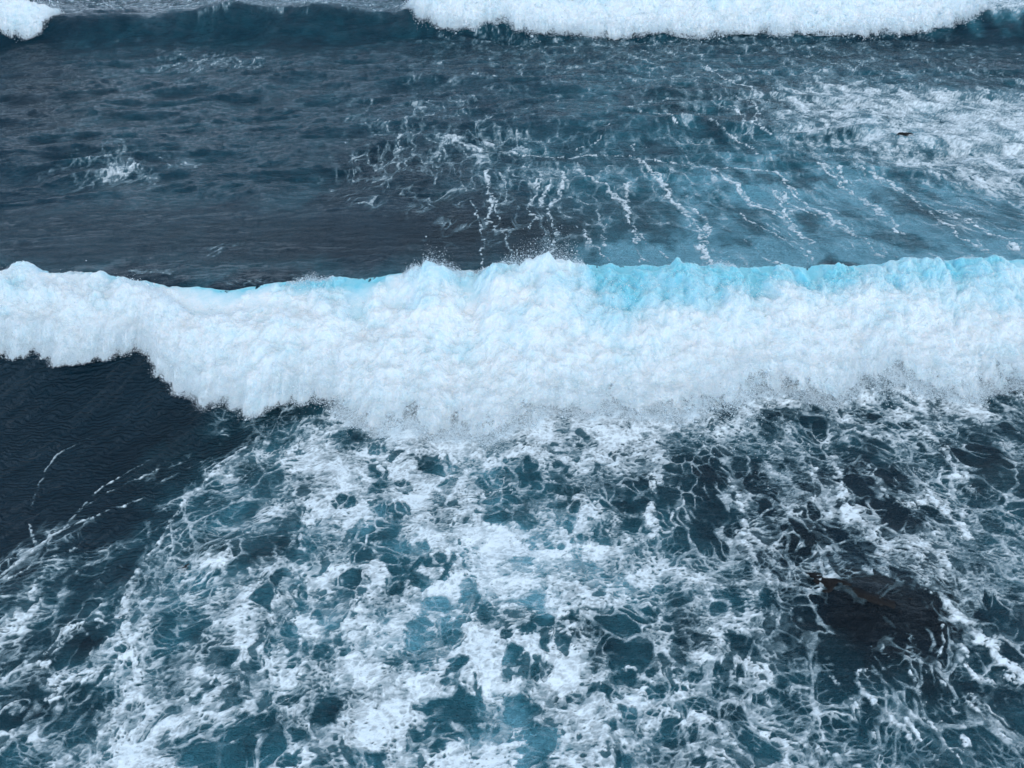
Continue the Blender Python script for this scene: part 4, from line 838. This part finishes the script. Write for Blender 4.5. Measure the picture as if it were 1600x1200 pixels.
# ---------------------------------------------------------------- breaking waves
def breaker(label, x0, x1, nx, nt, crest, toe, thick, detail, back, mat, n_drops, drop_r, seed, group, cyan_fn, ends=(0, 0), up=1.0, rise=lambda x: 0, throw=lambda x: 1+0*x, lean=lambda x: 1+0*x):
    rs = np.random.RandomState(seed)
    x = np.linspace(x0, x1, nx).astype(F); t = np.linspace(0, 1, nt).astype(F)
    yc = crest(x)+back(x)+.25*up*noise(x*.8, x*0+3, seed)+.10*up*noise(x*3, x*0, seed+1)
    wv = .30*noise(x*1.3, x*0+9, seed+2)+.22*noise(x*4.1, x*0, seed+3)+.12*noise(x*11, x*0, seed+4)
    yt = toe(x)-.25+wv*detail*1.3
    taper = np.ones_like(x)
    if ends[0]: taper = taper*smooth(x0, x0+ends[0], x)
    if ends[1]: taper = taper*smooth(x1, x1-ends[1], x)
    yt = yc+(yt-yc)*np.maximum(taper, .02)
    X = np.repeat(x[None], nt, 0); Tt = np.repeat(t[:, None], nx, 1)
    Yv = yc[None]+(yt-yc)[None]*Tt
    prof = smooth(0, .16, Tt)**.7*(1-smooth(.50, 1.0, Tt))**.75
    L = 1/detail
    lump = np.clip(.85+.9*fbm(X*.35, Yv*.35, 2, seed+7)+.7*fbm(X*1.1*L, Yv*1.1*L, 3, seed+8), .5, 2)
    sea0 = h_macro(X, Yv)+h_fine(X, Yv, 0*X+.08)
    Z = sea0+thick*taper[None]*prof*lump+(rise(X)+.34*detail*fbm(X*.5*L, X*0+7, 2, seed+51))*smooth(0, .12, Tt)*smooth(.5, .1, Tt)
    # billows, rounder and coarser near the crest, grainy near the toe
    L = 1/detail
    ds = np.hypot(np.diff(Yv, axis=0), np.diff(Z, axis=0))
    Sarc = np.concatenate([np.zeros((1, nx), F), np.cumsum(ds, 0)], 0)
    Sarc = -Sarc-noise(X*.4*L, X*0, seed+41)*.6
    wX = X+.15*detail*noise(X*1.5*L, Sarc*1.5*L, seed+11); wY = Sarc+.15*detail*noise(X*1.5*L+4, Sarc*1.5*L, seed+12)
    q = 0
    soft = smooth(.15, .6, Tt)
    for s, a in ((.7, .28), (1.7, .18), (4.3, .07), (9, .02)):
        f1 = worley(wX*s*L, wY*s*L*.9, seed+int(s*3))[0]
        q = q+a*(.62-f1*f1)*(1-.45*soft)
    q = q+.13*fbm(wX*2.6*L, wY*2.6*L, 6, seed+19, .6)
    q = q*detail*smooth(0, .10, Tt)*(1-.55*smooth(.75, 1, Tt))*np.maximum(taper[None], .15)
    gy, gx = np.gradient(Z)
    Zs = h_macro(X, Yv)+thick*taper[None]*prof
    slope = np.clip(np.gradient(Zs, axis=0)/np.minimum(np.gradient(Yv, axis=0), -1e-4), -1.6, 1.6)
    nrm = 1/np.sqrt(1+slope**2)
    Z = np.maximum(Z+q*nrm, sea0+.10*detail*smooth(.05, .3, prof)*taper[None]); Yv2 = Yv-np.clip(q*slope*nrm, -.5, .5)*.4
    op = smooth(-.03, .09, Tt+.10*fbm(X*2.5*L, Sarc*1.2*L, 4, seed+21, .6))
    rag = np.clip(.5+1.1*fbm(X*1.3*L, Sarc*1.3*L, 5, seed+23, .6), .05, 1.4)
    soft = np.clip(throw(x)*1.3, .35, 1)[None]
    edge = smooth(1.03, .97-(.13+.28*rag)*soft, Tt)
    opacity = .12+.88*np.minimum(op*1.0, edge)
    opacity = opacity*np.maximum(smooth(0, .35, taper[None]), 0)
    opacity = np.where(Tt > .995, 0, opacity)
    cy = cyan_fn(X, Tt)+.85*fbm(X*.55*L, Sarc*.75*L, 5, seed+29, .55)*(1-.6*Tt)-.05-1.1*np.clip(q/detail, -.35, .2)*(1-.5*Tt)-.02
    root = bpy.data.objects.new('breaking_wave', None); col.objects.link(root)
    xm = (x0+x1)/2; root.location = (xm, float(crest(np.float64(xm))), 0)
    off = np.array(root.location, np.float32)
    V = np.stack([X, Yv2, Z], -1).reshape(-1, 3)-off
    mesh_object('whitewater', V, grid_quads(nt, nx).reshape(-1, 4)[:, ::-1], mat, root, dict(opacity=opacity, cyan=np.clip(cy, 0, 1)))
    # spray thrown ahead of the toe, off the surface and over the crest
    n1 = int(n_drops*.50); n2 = int(n_drops*.34); n3 = n_drops-n1-n2
    def pick(n, tt):
        j = rs.randint(0, nx, n); i = np.clip((tt*(nt-1)).astype(int), 0, nt-1)
        return X[i, j], Yv2[i, j], Z[i, j], taper[j], j
    xx, yy, zz, ta, j = pick(n1, np.clip(1-np.abs(rs.normal(0, .16, n1)), 0, 1))
    act = np.clip(.35+2.2*fbm(xx*.45/detail, xx*0+2, 3, seed+31), .05, 1.6)*throw(xx)*(.35+1.6*np.clip(fbm(xx*2.2/detail, yy*1.2/detail, 3, seed+33)+.25, 0, 1))
    d = rs.exponential(.12, n1)*act*detail*np.where(rs.rand(n1) < .12, 3, 1); yy = yy-d; xx = xx+rs.normal(0, .08, n1)*detail
    zz = np.maximum(h_macro(xx.astype(F), yy.astype(F)), zz-.3*d)+rs.exponential(.16, n1)*detail*act+.02
    P1 = np.stack([xx, yy, zz], -1)[ta > .1]
    xx, yy, zz, ta, j = pick(n2, rs.uniform(.1, 1, n2)**.7); zz = zz+rs.exponential(.05, n2)*detail
    P2 = np.stack([xx, yy, zz], -1)[ta > .1]
    xx, yy, zz, ta, j = pick(n3, np.abs(rs.normal(0, .05, n3))+.03)
    act = np.clip(1.2*fbm(xx*.42/detail+3, xx*0+5, 3, seed+37)-.05+lean(xx), 0, 1)
    zz = zz+rs.exponential(.22, n3)*detail*act; yy = yy+rs.normal(.05, .12, n3)*detail*act
    P3 = np.stack([xx, yy, zz], -1)[(ta > .1) & (act > .02)]
    C = np.concatenate([P1, P2, P3]).astype(np.float32)-off
    R = (drop_r*np.exp(rs.normal(0, .45, len(C)))*np.where(rs.rand(len(C)) < .03, 2.6, 1)).astype(np.float32)
    drops('spray', C, R, root, rs)
    return tag(root, label, 'wave', group)

toe_n = lambda x: pl(x, *TOE_NEAR)
def back_n(x): return pl(x, [-16, -12, -10, -8, -6, -3, 0, 2, 5, 9, 14], [.1, .1, -.5, -.7, -.3, -.1, .15, .3, .2, .1, .2])
def cyan_n(x, t):
    a = pl(x, [-16, -11, -8.5, -7, -3.5, -2, 1.5, 2.5, 4, 8, 11, 15], [.6, .65, .55, .85, .9, .25, .2, .95, .85, .8, .9, .8])
    b = pl(x, [-16, -3, 0, 3, 6, 15], [.30, .30, .38, .46, .48, .44])
    return a*smooth(pl(x, [0, 3], [.22, .46]), .03, t)+b*smooth(.85, .1, t)+.9*np.exp(-((x-2.9)/.8)**2-((t-.15)/.22)**2)+.35*np.exp(-((x-5.6)/.9)**2-((t-.22)/.12)**2)
breaker('long white breaking wave rolling across the whole middle of the view, the nearest one', -27, 27, 3300, 420, crest1, toe_n, .38, 1.0,
        back_n, WHITE, 850000, .0047, 101, 'breaking waves', cyan_n,
        rise=lambda x: pl(x, [-16, -11.5, -10.2, -8.5, -5, -3.6, -2.6, -1.7, -1.1, -.4, .9, 1.7, 2.3, 3.4, 6, 9, 12, 16], [-.2, -.2, -.5, -.5, -.35, -.3, .02, -.05, -.4, -.15, .12, 0, -.45, -.4, -.2, -.35, -.2, -.2]),
        throw=lambda x: pl(x, [-16, -12, -9, -6, -5, -3, 0, 8, 16], [.12, .08, .12, .2, .8, 1.5, 1.2, 1.5, 1.3]),
        lean=lambda x: pl(x, [-16, -4, -3, -2, -1.3, -.5, .3, 1.6, 2.2, 16], [-.2, -.2, .5, .45, -.1, .1, .9, .9, -.3, -.3]))
toe_f = lambda x: pl(x, *TOE_FAR)
cyan_f = lambda x, t: .16*smooth(.8, .1, t)+.04
breaker('long white breaking wave far out near the top edge, right of centre', float(TOE_FAR[0][0])-.3, float(TOE_FAR[0][-1])+.5, 1300, 110, crest2, toe_f, .45, 1.7,
        lambda x: 0*x+.5, WHITE_FAR, 90000, .013, 202, 'breaking waves', cyan_f, (1.6, 2.0))
toe_l = lambda x: pl(x, *TOE_LEFT)
breaker('short lump of white breaking water far out in the top left corner', float(TOE_LEFT[0][0])-1, float(TOE_LEFT[0][-1])+.4, 300, 110, crest2, toe_l, .55, 1.5,
        lambda x: 0*x+.4, WHITE_FAR, 14000, .013, 303, 'breaking waves', cyan_f, (0, 1.3))

# ---------------------------------------------------------------- rocks awash
def rock(cx, cy, sx, sy, sz, top, rz, seed, label):
    n, m = 40, 72
    th = np.linspace(0, math.pi, n)[:, None]; ph = np.linspace(0, 2*math.pi, m, endpoint=False)[None]
    ux = (np.sin(th)*np.cos(ph)).astype(F); uy = (np.sin(th)*np.sin(ph)).astype(F); uz = (np.cos(th)+0*ph).astype(F)
    r = 1+.45*fbm(ux*1.4+uz*.9, uy*1.4-uz*.7, 4, seed)+.18*ridged(ux*3+uz, uy*3, 3, seed+5)
    V = np.stack([ux*r*sx, uy*r*sy, np.sign(uz)*np.abs(uz)**.7*r*sz-sz], -1).reshape(-1, 3)
    i = np.arange(n*m, dtype=np.int32).reshape(n, m); jn = np.roll(i, -1, 1)
    Qr = np.stack([i[:-1], i[1:], jn[1:], jn[:-1]], -1).reshape(-1, 4)
    o = mesh_object('reef_rock', V, Qr, ROCK)
    o.location = (cx, cy, float(h_macro(np.float64(cx), np.float64(cy)))+top); o.rotation_euler = (0, 0, rz)
    return tag(o, label, 'rock', 'reef rocks awash in the foam')
rock(6.75, 9.18, .85, .30, .16, -.02, -.25, 5, 'dark brown wet rock awash atop the big dark hollow in the foam, right')
rock(-6.30, 9.85, .45, .20, .12, -.03, .25, 8, 'dark reddish wet rock barely showing through the foam at the left')
rock(18.37, 34.9, .42, .22, .2, .10, .0, 12, 'small dark rock in the pale foam field beyond the near breaking wave')
